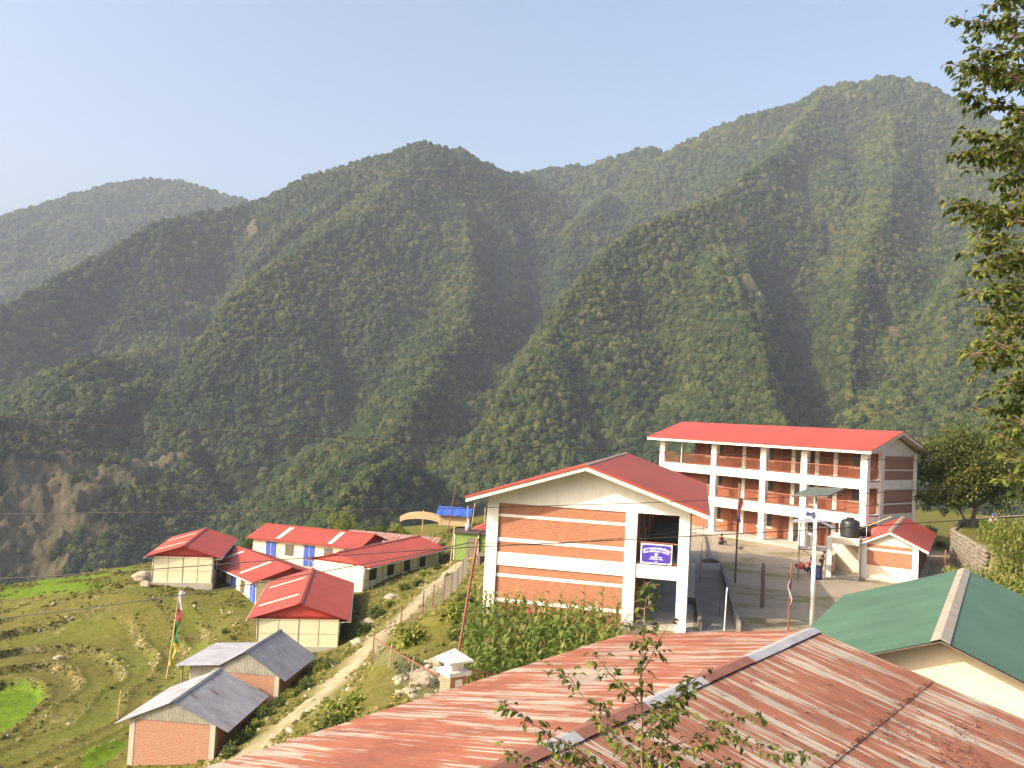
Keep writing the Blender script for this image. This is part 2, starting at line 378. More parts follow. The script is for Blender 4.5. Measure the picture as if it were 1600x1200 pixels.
def zg(x, y, rough=True):
    x = np.asarray(x, float); y = np.asarray(y, float)
    z = np.clip(tps(x, y), -13.5, 1)
    # terraced fields
    r = terr_r(x, y); zt = np.full(x.shape, TZ[0])
    for R_, a, b in zip(TR, TZ[:-1], TZ[1:]): zt = zt + (b-a)*sstep(R_-.17, R_+.17, r)
    for R_ in TR: zt = zt + .16*np.exp(-((r-R_-.32)/.22)**2)
    m = sstep(0, 3, -20.6-x-.12*(y-60)) * sstep(78, 72, y+.35*(x+38)*0) * sstep(30, 36, y)
    z = z*(1-m) + (zt*.9+z*.1)*m
    s = side(x, y, BANK); wl = sstep(-7.5, 0, s)
    z = z*(1-wl) + 0*wl
    ls = (x+.841)*math.cos(.219)-(y-40.934)*math.sin(.219); lt_ = (x+.841)*math.sin(.219)+(y-40.934)*math.cos(.219)
    z = z - .95*sstep(-.5, -1.5, lt_)*sstep(8.6, 7.4, ls)*wl*sstep(24, 27, y)
    sw = side(x, y, WALL); ww = sstep(-.15, .15, sw)*sstep(51, 57, y)
    hill = 2.3 + np.clip(sw-8, 0, 60)*.12
    z = np.where((wl >= 1) & (sw > -.2), z*(1-ww) + hill*ww, z)
    zc = 7.4 - .9*np.hypot(x, np.maximum(y-1, 0))                   # the slope the photographer stands on
    z = np.maximum(z, np.minimum(zc, 7.4)*1.0) if False else np.where(np.hypot(x, y) < 12, np.maximum(z, zc), z)
    # the edge of the plateau
    rr = np.hypot(x, y); az = np.arctan2(x, y)
    rim = np.interp(az, [-.75, -.55, -.46, -.30, -.15, 0, .15, .4, .7], [92, 96, 99, 107, 118, 122, 128, 128, 135]) + 3*fbm(x/14, y/14, 3, 9)
    d = rr-rim
    z = z - np.where(d > 0, d*.85 + .6*np.minimum(d, 2), 0)
    if rough: z = z + .06*fbm(x/1.3, y/1.3, 3, 3)*(1-.8*wl) + .22*fbm(x/5, y/5, 3, 4)*(1-wl)
    return z
def zg1(x, y): return float(zg(np.array([x]), np.array([y]))[0])
def ground_pt(px, py):
    """where the view ray through this point of the photo meets the ground"""
    d = ray(px, py); t = np.arange(8, 150, .1); X = d.x*t; Y = d.y*t; Z = CZ+d.z*t
    g = zg(X, Y, False); i = int(np.argmax(Z < g)); i = i or int(np.argmin(np.where(t > 40, Z-g, 99))); return Vector((X[i], Y[i], zg1(X[i], Y[i])))

PATH = [(715, 885, -4.8), (660, 930, -5.2), (600, 985, -5.7), (540, 1050, -6.3), (470, 1110, -7), (400, 1165, -8), (340, 1260, -9)]
PATHW = [gz(*p) for p in PATH]; PATHW = [Vector((-2.5, 92, 0))] + PATHW
def build_ground():
    # fine near the village, coarse behind the camera
    xs = np.concatenate([np.linspace(-120, -48, 60, endpoint=False), np.arange(-48, 40, .22), np.linspace(40, 150, 90)])
    ys = np.concatenate([np.linspace(-40, 12, 40, endpoint=False), np.arange(12, 112, .24), np.linspace(112, 190, 90)])
    X, Y = np.meshgrid(xs, ys, indexing='ij'); Z = zg(X, Y)
    me = grid_mesh('hillside', np.stack([X, Y, Z], -1).reshape(-1, 3), len(xs), len(ys), ['ground'])
    # masks: R path, G green paddy, B paved/bare
    line = [(p.x, p.y) for p in PATHW][::-1]
    dp = np.abs(side(X, Y, line)) + .5*fbm(X/1.5, Y/1.5, 3, 21)
    path = sstep(1.7, .3, dp)*(.6+.4*(fbm(X/.8, Y/.8, 3, 22)+.5))
    r = terr_r(X, Y)
    left = sstep(-22, -26, X)
    paddy = sstep(TR[0]+.3, TR[0]-.1, r)*left
    def poly(pts): # pixel polygons laid on the ground
        W = [ground_pt(*p[:2]) for p in pts]; ins = np.zeros(X.shape, bool)
        for a, b in zip(W, W[1:]+W[:1]):
            c = ((a.y > Y) != (b.y > Y)) & (X < (b.x-a.x)*(Y-a.y)/(b.y-a.y+1e-9)+a.x); ins ^= c
        return ins.astype(float)
    paddy = np.maximum(paddy, np.maximum(poly([(-90, 926), (-90, 908), (60, 900), (150, 892), (215, 887), (205, 895), (120, 906), (40, 918)]), poly([(-90, 946), (-90, 930), (30, 922), (90, 910), (150, 904), (188, 905), (170, 916), (140, 926), (60, 930)])))
    paddy = np.maximum(paddy, poly([(125, 1195, -11), (140, 1165, -10.9), (185, 1157, -10.4), (200, 1163, -10), (170, 1190, -10.4), (150, 1230, -10.6)]))
    for i_, tv in enumerate((0, .04, .22, .0, .26, .06, .18, .3, .1, .2)):
        if tv and i_+1 < len(TR): paddy = np.maximum(paddy, tv*((r > TR[i_]) & (r < TR[i_+1]) & (X < -22))*sstep(-.6, .3, fbm(X/4, Y/4, 3, 88)))
    s = side(X, Y, BANK)
    edge = np.zeros(X.shape)
    for R_ in TR: edge = np.maximum(edge, np.exp(-((r-R_)/.26)**2)*sstep(-.9, 0, fbm(X/3, Y/3, 3, 41+int(R_))))
    edge *= sstep(0, 3, -20.6-X-.12*(Y-60))*sstep(80, 72, Y)
    a = me.color_attributes.new('mask', 'FLOAT_COLOR', 'POINT')
    D = np.stack([np.clip(path, 0, 1), np.clip(paddy, 0, 1), sstep(.2, 1.8, s+.8*fbm(X/2, Y/2, 3, 46))*sstep(1.0, -1.0, np.where(Y > 44, side(X, Y, WALL), -9)+1.2*fbm(X/3, Y/3, 3, 44))*sstep(1.5, -1.5, side(X, Y, [(10, 100), (21.5, 92), (37, 74), (52, 70)])*-1+1.5*fbm(X/3, Y/3, 3, 45)), edge], -1).astype(np.float32)
    a.data.foreach_set('color', D.ravel())
    o = link('ground', me); o['kind'] = 'structure'; return o

def ground_material():
    m, n, b = newmat('ground'); v = geopos(n)
    at = node(n, 'ShaderNodeAttribute', attribute_name='mask'); sp_ = node(n, 'ShaderNodeSeparateColor'); n.links.new(at.outputs['Color'], sp_.inputs[0])
    g1 = ramp(n, noise(n, v, .22, 5, .7), [(.3, (.140, .104, .034)), (.5, (.118, .112, .024)), (.7, (.180, .150, .040))])
    g2 = ramp(n, noise(n, v, 2.2, 5, .75), [(.3, (.045, .050, .012)), (.48, (.100, .100, .022)), (.7, (.18, .15, .050))])
    grass = mix(n, .6, g1, g2)
    bare = ramp(n, noise(n, v, 3.5, 5, .7), [(.3, (.20, .155, .085)), (.7, (.42, .35, .22))])
    grass = mix(n, ramp(n, noise(n, v, .55, 4, .7), [(.60, (0, 0, 0)), (.72, (.4, .4, .4))]), grass, bare)
    paddy = ramp(n, noise(n, v, 1.6, 5, .7), [(.3, (.055, .105, .008)), (.7, (.13, .20, .014))])
    pathc = ramp(n, noise(n, v, 1.8, 5, .75), [(.3, (.24, .20, .125)), (.7, (.42, .36, .25))])
    edge = ramp(n, noise(n, v, 1.5, 4, .75), [(.35, (.040, .048, .015)), (.52, (.12, .10, .040)), (.68, (.30, .245, .14))])  # stones and weeds on terrace edges, wall shadows painted in as dark olive
    # the levelled school yard: bare earth with thin dry grass
    e1 = ramp(n, noise(n, v, .35, 4, .6), [(.3, (.29, .24, .18)), (.7, (.36, .30, .225))])
    yard = mix(n, ramp(n, noise(n, v, .22, 7, .72), [(.50, (0, 0, 0)), (.60, (.8, .8, .8))]), e1, mix(n, noise(n, v, 5, 3, .7), (.10, .10, .03), (.22, .19, .08)))
    c = mix(n, at.outputs['Alpha'], grass, edge)
    c = mix(n, sp_.outputs[1], c, paddy)
    c = mix(n, sp_.outputs[0], c, pathc)
    c = mix(n, sp_.outputs[2], c, yard)
    n.links.new(c, b.inputs['Base Color']); b.inputs['Roughness'].default_value = .95; b.inputs['Specular IOR Level'].default_value = .1
    bump(n, b, noise(n, v, 3.0, 8, .75), .9, .10)
    return m
M['ground'] = ground_material()
build_ground()

# ------------------------------------------------------------------ mountains
# crest lines: (px, py, distance) of points seen in the photo, turned into 3-D crest polylines; slope, gully wavelength, gully depth
CR = [
 ([(-420, 470, 2500), (-200, 400, 2500), (0, 347, 2450), (120, 304, 2450), (220, 283, 2450), (290, 284, 2450), (365, 312, 2400), (430, 330, 2350), (560, 380, 2300)], .62, 170, .30),
 ([(280, 284, 2450), (200, 360, 2150), (120, 420, 1900), (20, 480, 1650)], .6, 120, .3),
 ([(375, 318, 1500), (430, 306, 1500), (480, 281, 1480), (540, 261, 1470), (600, 243, 1460), (650, 227, 1450), (672, 226, 1450), (740, 246, 1520), (790, 268, 1600), (830, 276, 1700)], .80, 150, .32),
 ([(665, 228, 1450), (610, 290, 1300), (550, 348, 1150), (430, 408, 1000), (320, 473, 870), (210, 530, 760), (90, 612, 650), (0, 655, 580), (-150, 730, 500)], .70, 95, .30),
 ([(388, 318, 1490), (360, 328, 1430), (250, 348, 1330), (170, 392, 1230), (80, 442, 1130), (0, 477, 1060), (-150, 545, 960)], .80, 90, .35),
 ([(720, 236, 1500), (730, 330, 1280), (740, 420, 1080), (700, 520, 880), (640, 620, 690), (560, 700, 560)], .72, 80, .35),
 ([(815, 276, 1950), (870, 262, 1950), (920, 257, 1950), (1000, 240, 1900), (1022, 238, 1880), (1040, 246, 1850)], .75, 120, .3),
 ([(1020, 238, 1880), (960, 300, 1650), (900, 350, 1450), (870, 420, 1250)], .75, 90, .3),
 ([(1035, 244, 1800), (1080, 220, 1780), (1130, 197, 1760), (1180, 175, 1740), (1240, 165, 1720), (1290, 142, 1700), (1340, 133, 1700), (1385, 123, 1700), (1440, 133, 1700), (1500, 160, 1680), (1600, 215, 1600), (1750, 270, 1500), (1950, 330, 1400)], .80, 130, .28),
 ([(1290, 142, 1700), (1240, 215, 1430), (1180, 265, 1230), (1120, 312, 1060), (1000, 352, 960), (900, 432, 840), (840, 502, 740), (700, 632, 590), (600, 722, 490), (520, 797, 420)], .86, 78, .36),
 ([(1120, 312, 1060), (1150, 400, 860), (1175, 480, 730), (1225, 600, 560), (1250, 690, 460)], .84, 60, .38),
 ([(1385, 125, 1700), (1400, 240, 1350), (1380, 330, 1080), (1340, 430, 860), (1330, 520, 730), (1325, 600, 610), (1330, 690, 500)], .84, 75, .36),
 ([(1600, 215, 1600), (1560, 330, 1150), (1500, 430, 880), (1450, 520, 700), (1440, 620, 560), (1430, 700, 460)], .84, 80, .34),
 ([(1750, 270, 1500), (1700, 400, 1000), (1640, 520, 700), (1600, 640, 520)], .84, 80, .34),
]
CRW = []
for pts, sl_, wl_, ga in CR:
    CRW.append(([tuple(gd(*p)) for p in pts], sl_, wl_, ga))
def hmount(x, y):
    H = np.full(x.shape, -1e9)
    warp = fbm(x/140, y/140, 4, 31); w2 = fbm(x/55, y/55, 4, 37)
    for k, (P, slp, wl_, ga) in enumerate(CRW):
        best = np.full(x.shape, -1e9); acc = 0
        for a, b in zip(P[:-1], P[1:]):
            dx, dy = b[0]-a[0], b[1]-a[1]; L = math.hypot(dx, dy)
            t = np.clip(((x-a[0])*dx+(y-a[1])*dy)/(L*L), 0, 1)
            ex = x-a[0]-t*dx; ey = y-a[1]-t*dy; d = np.hypot(ex, ey)
            s_ = acc + t*L + np.arctan2(ex*dy-ey*dx, ex*dx+ey*dy)*0
            sg = np.sign(ex*dy-ey*dx)
            u = s_/wl_ + .9*warp + .35*w2 + 7.7*k + 3.1*(sg > 0)
            g = np.abs(vnoise(u, np.full(x.shape, .5), 50+k)*2-1)
            h = a[2]+(b[2]-a[2])*t - slp*d*(1 + ga*(1.1-2*g)*sstep(0, 90, d)*np.exp(-d/900)) - .25*np.minimum(d, 30)*0
            best = np.maximum(best, h); acc += L
        m = np.maximum(H, best); q = np.abs(H-best); H = m + np.where(q < 24, (24-q)**2/96*.5, 0)
    fl = -125 + .05*np.hypot(x, y)*0
    H = np.maximum(H, fl)
    amp = np.clip((np.hypot(x, y)-200)/400, .3, 1)
    H = H + 9*fbm(x/70, y/70, 5, 61)*amp + 3.5*fbm(x/22, y/22, 3, 67)
    return H
AZ = np.linspace(-.80, .80, 1000); RAD = np.concatenate([np.linspace(165, 700, 230, endpoint=False), np.geomspace(700, 3300, 300)])
A2, R2 = np.meshgrid(AZ, RAD, indexing='ij'); HX, HY = R2*np.sin(A2), R2*np.cos(A2)
HZ = hmount(HX, HY)
GUL = [([(1215, 375), (1235, 430), (1252, 500), (1275, 580), (1292, 650), (1302, 692)], 62, 40), ([(1385, 400), (1372, 460), (1350, 530), (1300, 610)], 42, 30), ([(1120, 510), (1150, 560), (1190, 620), (1215, 690)], 34, 26),
 ([(1145, 330), (1160, 400), (1165, 450)], 30, 24), ([(800, 290), (835, 400), (830, 470), (780, 540), (690, 640)], 55, 48), ([(370, 335), (362, 390), (330, 440), (250, 520), (150, 620)], 60, 45),
 ([(960, 270), (985, 330)], 22, 22), ([(1450, 480), (1440, 560), (1460, 660)], 40, 30), ([(700, 255), (760, 330), (790, 430)], 45, 42), ([(1320, 165), (1340, 215)], 40, 40), ([(640, 380), (700, 470), (720, 560)], 24, 26),
 ([(470, 480), (560, 560), (610, 660)], 22, 24), ([(250, 600), (330, 680), (400, 760)], 22, 22), ([(880, 510), (900, 600), (960, 700)], 20, 20), ([(1000, 420), (1040, 520), (1080, 640)], 20, 20), ([(210, 400), (180, 470), (100, 560)], 24, 26), ([(1275, 220), (1240, 300)], 30, 30), ([(1480, 200), (1440, 300), (1420, 380)], 36, 40)]
def hit_xy(px, py, Zg):
    d = ray(px, py); az = math.atan2(d.x, d.y); i = int(round((az-AZ[0])/(AZ[1]-AZ[0]))); e = d.z/math.hypot(d.x, d.y)
    j = int(np.argmax((Zg[i]-CZ)/RAD > e)); j = j or 250
    return RAD[j]*math.sin(az), RAD[j]*math.cos(az)
carve = np.zeros(HX.shape)
wx = 18*fbm(HX/60, HY/60, 3, 91); wy = 18*fbm(HX/60+9, HY/60, 3, 93)
for pts_, dep, wid in GUL:
    P_ = [hit_xy(a_, b_, HZ) for a_, b_ in pts_]; best = np.full(HX.shape, 1e9); acc = 0; tt = np.zeros(HX.shape); Ls = [math.hypot(b_[0]-a_[0], b_[1]-a_[1]) for a_, b_ in zip(P_[:-1], P_[1:])]
    for (a_, b_), L_ in zip(zip(P_[:-1], P_[1:]), Ls):
        dx, dy = b_[0]-a_[0], b_[1]-a_[1]; t_ = np.clip(((HX+wx-a_[0])*dx+(HY+wy-a_[1])*dy)/(L_*L_+1e-6), 0, 1); d_ = np.hypot(HX+wx-a_[0]-t_*dx, HY+wy-a_[1]-t_*dy)
        tt = np.where(d_ < best, (acc+t_*L_)/sum(Ls), tt); best = np.minimum(best, d_); acc += L_
    carve = np.maximum(carve, dep*np.exp(-np.abs(best/wid)**1.4)*sstep(0, .18, tt))
HZ = HZ - carve
def bare_mask(x, y, z):
    """landslide scars and cliffs, as places on the mountains: (centre from the photo, radius across, radius up)"""
    m = np.zeros(x.shape)
    nz = fbm(x/16, y/16, 4, 71)
    nz2 = fbm(x/6, z/6, 3, 73)
    for px, py, D, rx, rz in BARE:
        c = gd(px, py, D)
        d = np.sqrt(((x-c.x)/rx)**2 + ((z-c.z)/rz)**2) + (np.abs(y-c.y) > 170)*9
        m = np.maximum(m, sstep(1.15, .75, d + .75*nz + .45*nz2))
    return m
BARE = []
rmax = np.maximum.accumulate((HZ-CZ)/R2, axis=1)
def first_hit(px, py):
    d = ray(px, py); az = math.atan2(d.x, d.y); i = int(round((az-AZ[0])/(AZ[1]-AZ[0]))); e = d.z/math.hypot(d.x, d.y)
    j = int(np.argmax((HZ[i]-CZ)/RAD > e)); return RAD[j]*math.cos(az) if j else None
for px, py, rpx, rpy in [(50, 810, 100, 105), (150, 760, 26, 40), (392, 357, 15, 18), (1045, 415, 14, 12), (1155, 340, 14, 22), (1175, 440, 16, 16), (1215, 600, 10, 34), (1400, 520, 9, 12)]:
    D = first_hit(px, py)
    if D: BARE.append((px, py, D, rpx/F*D, rpy/F*D))
BM = bare_mask(HX, HY, HZ)
def mountain_material():
    m, n, b = newmat('forest_floor'); v = geopos(n)
    at = node(n, 'ShaderNodeAttribute', attribute_name='bare')
    f = ramp(n, noise(n, v, .03, 6, .7), [(.3, (.018, .026, .008)), (.7, (.040, .044, .014))])
    rock = ramp(n, noise(n, mapping(n, v, (1, 1, .5)), .16, 10, .85), [(.36, (.050, .050, .020)), (.50, (.105, .088, .045)), (.60, (.145, .112, .068)), (.74, (.25, .19, .14))])
    c = mix(n, at.outputs['Fac'], f, rock)
    n.links.new(c, b.inputs['Base Color']); b.inputs['Roughness'].default_value = 1; b.inputs['Specular IOR Level'].default_value = 0
    bump(n, b, noise(n, v, .12, 8, .75), 1, 3)
    return m
M['mountain'] = mountain_material()
HZ = HZ + BM*(9*fbm(HX/18, HY/18, 5, 101) + 7*np.abs(fbm(HX/9+HZ/30, HY/14, 4, 103)))
me = grid_mesh('mountains', np.stack([HX, HY, HZ], -1).reshape(-1, 3), len(AZ), len(RAD), ['mountain'])
at = me.attributes.new('bare', 'FLOAT', 'POINT'); at.data.foreach_set('value', BM.astype(np.float32).ravel())
mo = link('hills', me); mo['kind'] = 'structure'

def gn_scatter(name, pts, scl, rot, sub, disp, dscale, mat, squash=1.0, variants=4, kind='ico', coarse=False):
    """one 'stuff' object: a point mesh whose points carry small generated plants or stones"""
    me = bpy.data.meshes.new(name); me.vertices.add(len(pts)); me.vertices.foreach_set('co', np.ascontiguousarray(pts, np.float32).ravel())
    a = me.attributes.new('scl', 'FLOAT_VECTOR', 'POINT'); a.data.foreach_set('vector', np.ascontiguousarray(scl, np.float32).ravel())
    a = me.attributes.new('rot', 'FLOAT_VECTOR', 'POINT'); a.data.foreach_set('vector', np.ascontiguousarray(rot, np.float32).ravel())
    a = me.attributes.new('idx', 'INT', 'POINT'); a.data.foreach_set('value', rng.integers(0, variants, len(pts)).astype(np.int32))
    me.update(); o = link(name, me)
    g = bpy.data.node_groups.new(name+'_nodes', 'GeometryNodeTree'); N = g.nodes; L = g.links
    g.interface.new_socket('Geometry', in_out='INPUT', socket_type='NodeSocketGeometry'); g.interface.new_socket('Geometry', in_out='OUTPUT', socket_type='NodeSocketGeometry')
    gi = N.new('NodeGroupInput'); go = N.new('NodeGroupOutput'); jn = N.new('GeometryNodeJoinGeometry') if False else N.new('GeometryNodeGeometryToInstance')
    for k in reversed(range(variants)):
        if kind == 'ico':
            ico = N.new('GeometryNodeMeshIcoSphere'); ico.inputs['Subdivisions'].default_value = sub; ico.inputs['Radius'].default_value = 1
            src = ico.outputs[0]
            pos = N.new('GeometryNodeInputPosition'); off = N.new('ShaderNodeVectorMath'); off.operation = 'ADD'
            L.new(pos.outputs[0], off.inputs[0]); off.inputs[1].default_value = (k*13.7, k*5.1, k*9.9)
            nz = N.new('ShaderNodeTexNoise'); nz.inputs['Scale'].default_value = dscale; nz.inputs['Detail'].default_value = 3; nz.inputs['Roughness'].default_value = .7
            L.new(off.outputs[0], nz.inputs['Vector'])
            vor = N.new('ShaderNodeTexVoronoi'); vor.inputs['Scale'].default_value = dscale*1.5; L.new(off.outputs[0], vor.inputs['Vector'])
            sm = N.new('ShaderNodeMath'); sm.operation = 'MULTIPLY_ADD'; L.new(vor.outputs['Distance'], sm.inputs[0]); sm.inputs[1].default_value = -.8; L.new(nz.outputs[0], sm.inputs[2])
            ml = N.new('ShaderNodeMath'); ml.operation = 'MULTIPLY_ADD'; L.new(sm.outputs[0], ml.inputs[0]); ml.inputs[1].default_value = disp; ml.inputs[2].default_value = 1-disp*.15
            sc = N.new('ShaderNodeVectorMath'); sc.operation = 'SCALE'; L.new(pos.outputs[0], sc.inputs[0]); L.new(ml.outputs[0], sc.inputs['Scale'])
            sq = N.new('ShaderNodeVectorMath'); sq.operation = 'MULTIPLY'; L.new(sc.outputs[0], sq.inputs[0]); sq.inputs[1].default_value = (1, 1, squash)
            sp2 = N.new('GeometryNodeSetPosition'); L.new(src, sp2.inputs['Geometry']); L.new(sq.outputs[0], sp2.inputs['Position']); src = sp2.outputs[0]
        mt = N.new('GeometryNodeSetMaterial'); L.new(src, mt.inputs[0]); mt.inputs['Material'].default_value = mat
        ss = N.new('GeometryNodeSetShadeSmooth'); L.new(mt.outputs[0], ss.inputs[0]); ss.inputs['Shade Smooth'].default_value = not coarse
        L.new(ss.outputs[0], jn.inputs[0])
    ip = N.new('GeometryNodeInstanceOnPoints'); L.new(gi.outputs[0], ip.inputs['Points']); L.new(jn.outputs[0], ip.inputs['Instance'])
    ip.inputs['Pick Instance'].default_value = True
    def attr(nm, t):
        q = N.new('GeometryNodeInputNamedAttribute'); q.data_type = t; q.inputs['Name'].default_value = nm; return q.outputs['Attribute']
    L.new(attr('idx', 'INT'), ip.inputs['Instance Index']); L.new(attr('scl', 'FLOAT_VECTOR'), ip.inputs['Scale'])
    er = N.new('FunctionNodeEulerToRotation'); L.new(attr('rot', 'FLOAT_VECTOR'), er.inputs[0]); L.new(er.outputs[0], ip.inputs['Rotation'])
    L.new(ip.outputs[0], go.inputs[0])
    md = o.modifiers.new('scatter', 'NODES'); md.node_group = g
    return o

def forest_material():
    m, n, b = newmat('forest_crowns'); v = geopos(n)
    oi = node(n, 'ShaderNodeObjectInfo')
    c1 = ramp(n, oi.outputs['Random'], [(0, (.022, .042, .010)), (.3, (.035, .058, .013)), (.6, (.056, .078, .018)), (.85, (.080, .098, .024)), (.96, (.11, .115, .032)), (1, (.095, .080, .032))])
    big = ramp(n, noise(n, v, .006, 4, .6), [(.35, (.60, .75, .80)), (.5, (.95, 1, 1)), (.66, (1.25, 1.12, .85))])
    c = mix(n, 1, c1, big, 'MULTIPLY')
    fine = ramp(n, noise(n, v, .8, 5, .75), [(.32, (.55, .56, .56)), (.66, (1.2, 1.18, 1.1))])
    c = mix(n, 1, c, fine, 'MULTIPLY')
    n.links.new(c, b.inputs['Base Color']); b.inputs['Roughness'].default_value = .8; b.inputs['Specular IOR Level'].default_value = .1
    bump(n, b, noise(n, v, .9, 5, .75), 1, 1.2)
    return m
M['forest'] = forest_material()
def build_forest():
    P = []; S = []
    az0, az1 = -.66, .68
    def interp(G, x, y):
        az = np.arctan2(x, y); r = np.hypot(x, y)
        fa = (az-AZ[0])/(AZ[1]-AZ[0]); fr = np.interp(r, RAD, np.arange(len(RAD)))
        i = np.clip(fa.astype(int), 0, len(AZ)-2); j = np.clip(fr.astype(int), 0, len(RAD)-2); u = fa-i; v = fr-j
        return (G[i, j]*(1-v)+G[i, j+1]*v)*(1-u)+(G[i+1, j]*(1-v)+G[i+1, j+1]*v)*u
    for r0, r1, sp_ in [(190, 700, 3.2), (700, 1150, 3.9), (1150, 1750, 5.0), (1750, 3100, 7.0)]:
        n = int((az1-az0)/2*(r1*r1-r0*r0)/(sp_*sp_)*1.15)
        r = np.sqrt(rng.random(n)*(r1*r1-r0*r0)+r0*r0); az = az0+rng.random(n)*(az1-az0)
        x, y = r*np.sin(az), r*np.cos(az); z = interp(HZ, x, y); rm = interp(rmax, x, y)
        bm = interp(BM, x, y)
        dens = .93 + .35*fbm(x/40, y/40, 3, 81)
        keep = ((z+9-CZ)/r > rm-.004-6/r) & (bm < .34+.72*rng.random(n)**1.5) & (rng.random(n) < dens) & (z > -118)
        # keep only what the slopes in front do not hide
        x, y, z, r = x[keep], y[keep], z[keep], r[keep]
        s = sp_*.60*np.minimum(np.exp(rng.normal(0, .38, len(x))), 1.75); s *= 1+.25*fbm(x/90, y/90, 2, 83)
        thin = interp(BM, x, y) > .3; s = np.where(thin, s*.42, s)
        P.append(np.stack([x, y, z+s*.45], -1)); S.append(np.stack([s*(.85+.3*rng.random(len(x))), s*(.85+.3*rng.random(len(x))), s*(.8+.55*rng.random(len(x)))], -1))
    P = np.concatenate(P); S = np.concatenate(S)
    print('forest trees', len(P))
    rot = np.stack([rng.normal(0, .15, len(P)), rng.normal(0, .15, len(P)), rng.random(len(P))*6.28], -1)
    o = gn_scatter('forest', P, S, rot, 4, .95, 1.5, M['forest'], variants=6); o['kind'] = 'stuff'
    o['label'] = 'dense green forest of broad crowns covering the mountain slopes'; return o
build_forest()

# ------------------------------------------------------------------ gable roof made of two sheets with thickness
def gable_roof(parent, mat, s0, s1, t0, t1, zr, ze, smid=None, th=.06, fascia=None, fh=.22, cap=None, ribs=None, name='roof', capw=.16, soffit=None):
    sm = (s0+s1)/2 if smid is None else smid
    if ribs:
        pit, amp, kind = ribs
        for se in (s0, s1):
            w = math.hypot(se-sm, zr-ze)
            r_ = slope_sheet(name, parent, mat, (sm, t0, zr), (0, 1, 0), (se-sm, 0, ze-zr), t1-t0, w, pit, amp, kind)
        under = MB().prism([(s0, ze-.03), (sm, zr-.03), (s1, ze-.03), (s1, ze-.07), (sm, zr-.07), (s0, ze-.07)], 1, t0+.03, t1-.03).build('roof_deck', soffit or 'woodgrey', parent)
    else:
        r_ = MB().prism([(s0, ze), (sm, zr), (s1, ze), (s1, ze-th), (sm, zr-th), (s0, ze-th)], 1, t0, t1).build(name, mat, parent)
    if fascia:
        g = .035
        for ta, tb in ((t0+.05, t0+.10), (t1-.10, t1-.05)):
            MB().prism([(s0+g, ze-th-.004), (sm, zr-th-.004), (s1-g, ze-th-.004), (s1-g, ze-th-fh), (sm, zr-th-fh), (s0+g, ze-th-fh)], 1, ta, tb).build('bargeboard', fascia, parent)
        for a, b in ((s0+g, s0+g+.04), (s1-g-.04, s1-g)):
            MB().box(a, b, t0+.104, t1-.104, ze-th-fh, ze-th-.02).build('fascia', fascia, parent)
        MB().prism([(s0+.1, ze-th-.03), (sm, zr-th-.045), (s1-.1, ze-th-.03), (s1-.1, ze-th-.05), (sm, zr-th-.065), (s0+.1, ze-th-.05)], 1, t0+.104, t1-.104).build('soffit', soffit or fascia, parent)
    if cap:
        a = math.atan2(zr-ze, abs(s0-sm)); c, s_ = capw*math.cos(a), capw*math.sin(a); z0 = zr+.012+(ribs[1]+.01 if ribs else 0)
        MB().prism([(sm-c, z0-s_), (sm, z0), (sm+c, z0-s_), (sm+c, z0-s_+.02), (sm, z0+.03), (sm-c, z0-s_+.02)], 1, t0-.03, t1+.03).build('ridge_cap', cap, parent)
    return r_

def railing(parent, p0, p1, h=.95, gap=.14, r=.018, mat='rail', name='railing', post=1.6):
    m = MB(); p0 = Vector(p0); p1 = Vector(p1); L = (p1-p0).length; d = (p1-p0)/L
    m.tube([p0+Vector((0, 0, h)), p1+Vector((0, 0, h))], r*1.7, 6); m.tube([p0+Vector((0, 0, .08)), p1+Vector((0, 0, .08))], r*1.2, 6)
    k = max(1, int(L/gap))
    for i in range(k+1):
        q = p0+d*(L*i/k); m.tube([q+Vector((0, 0, .08)), q+Vector((0, 0, h))], r, 4)
    return m.build(name, mat, parent)

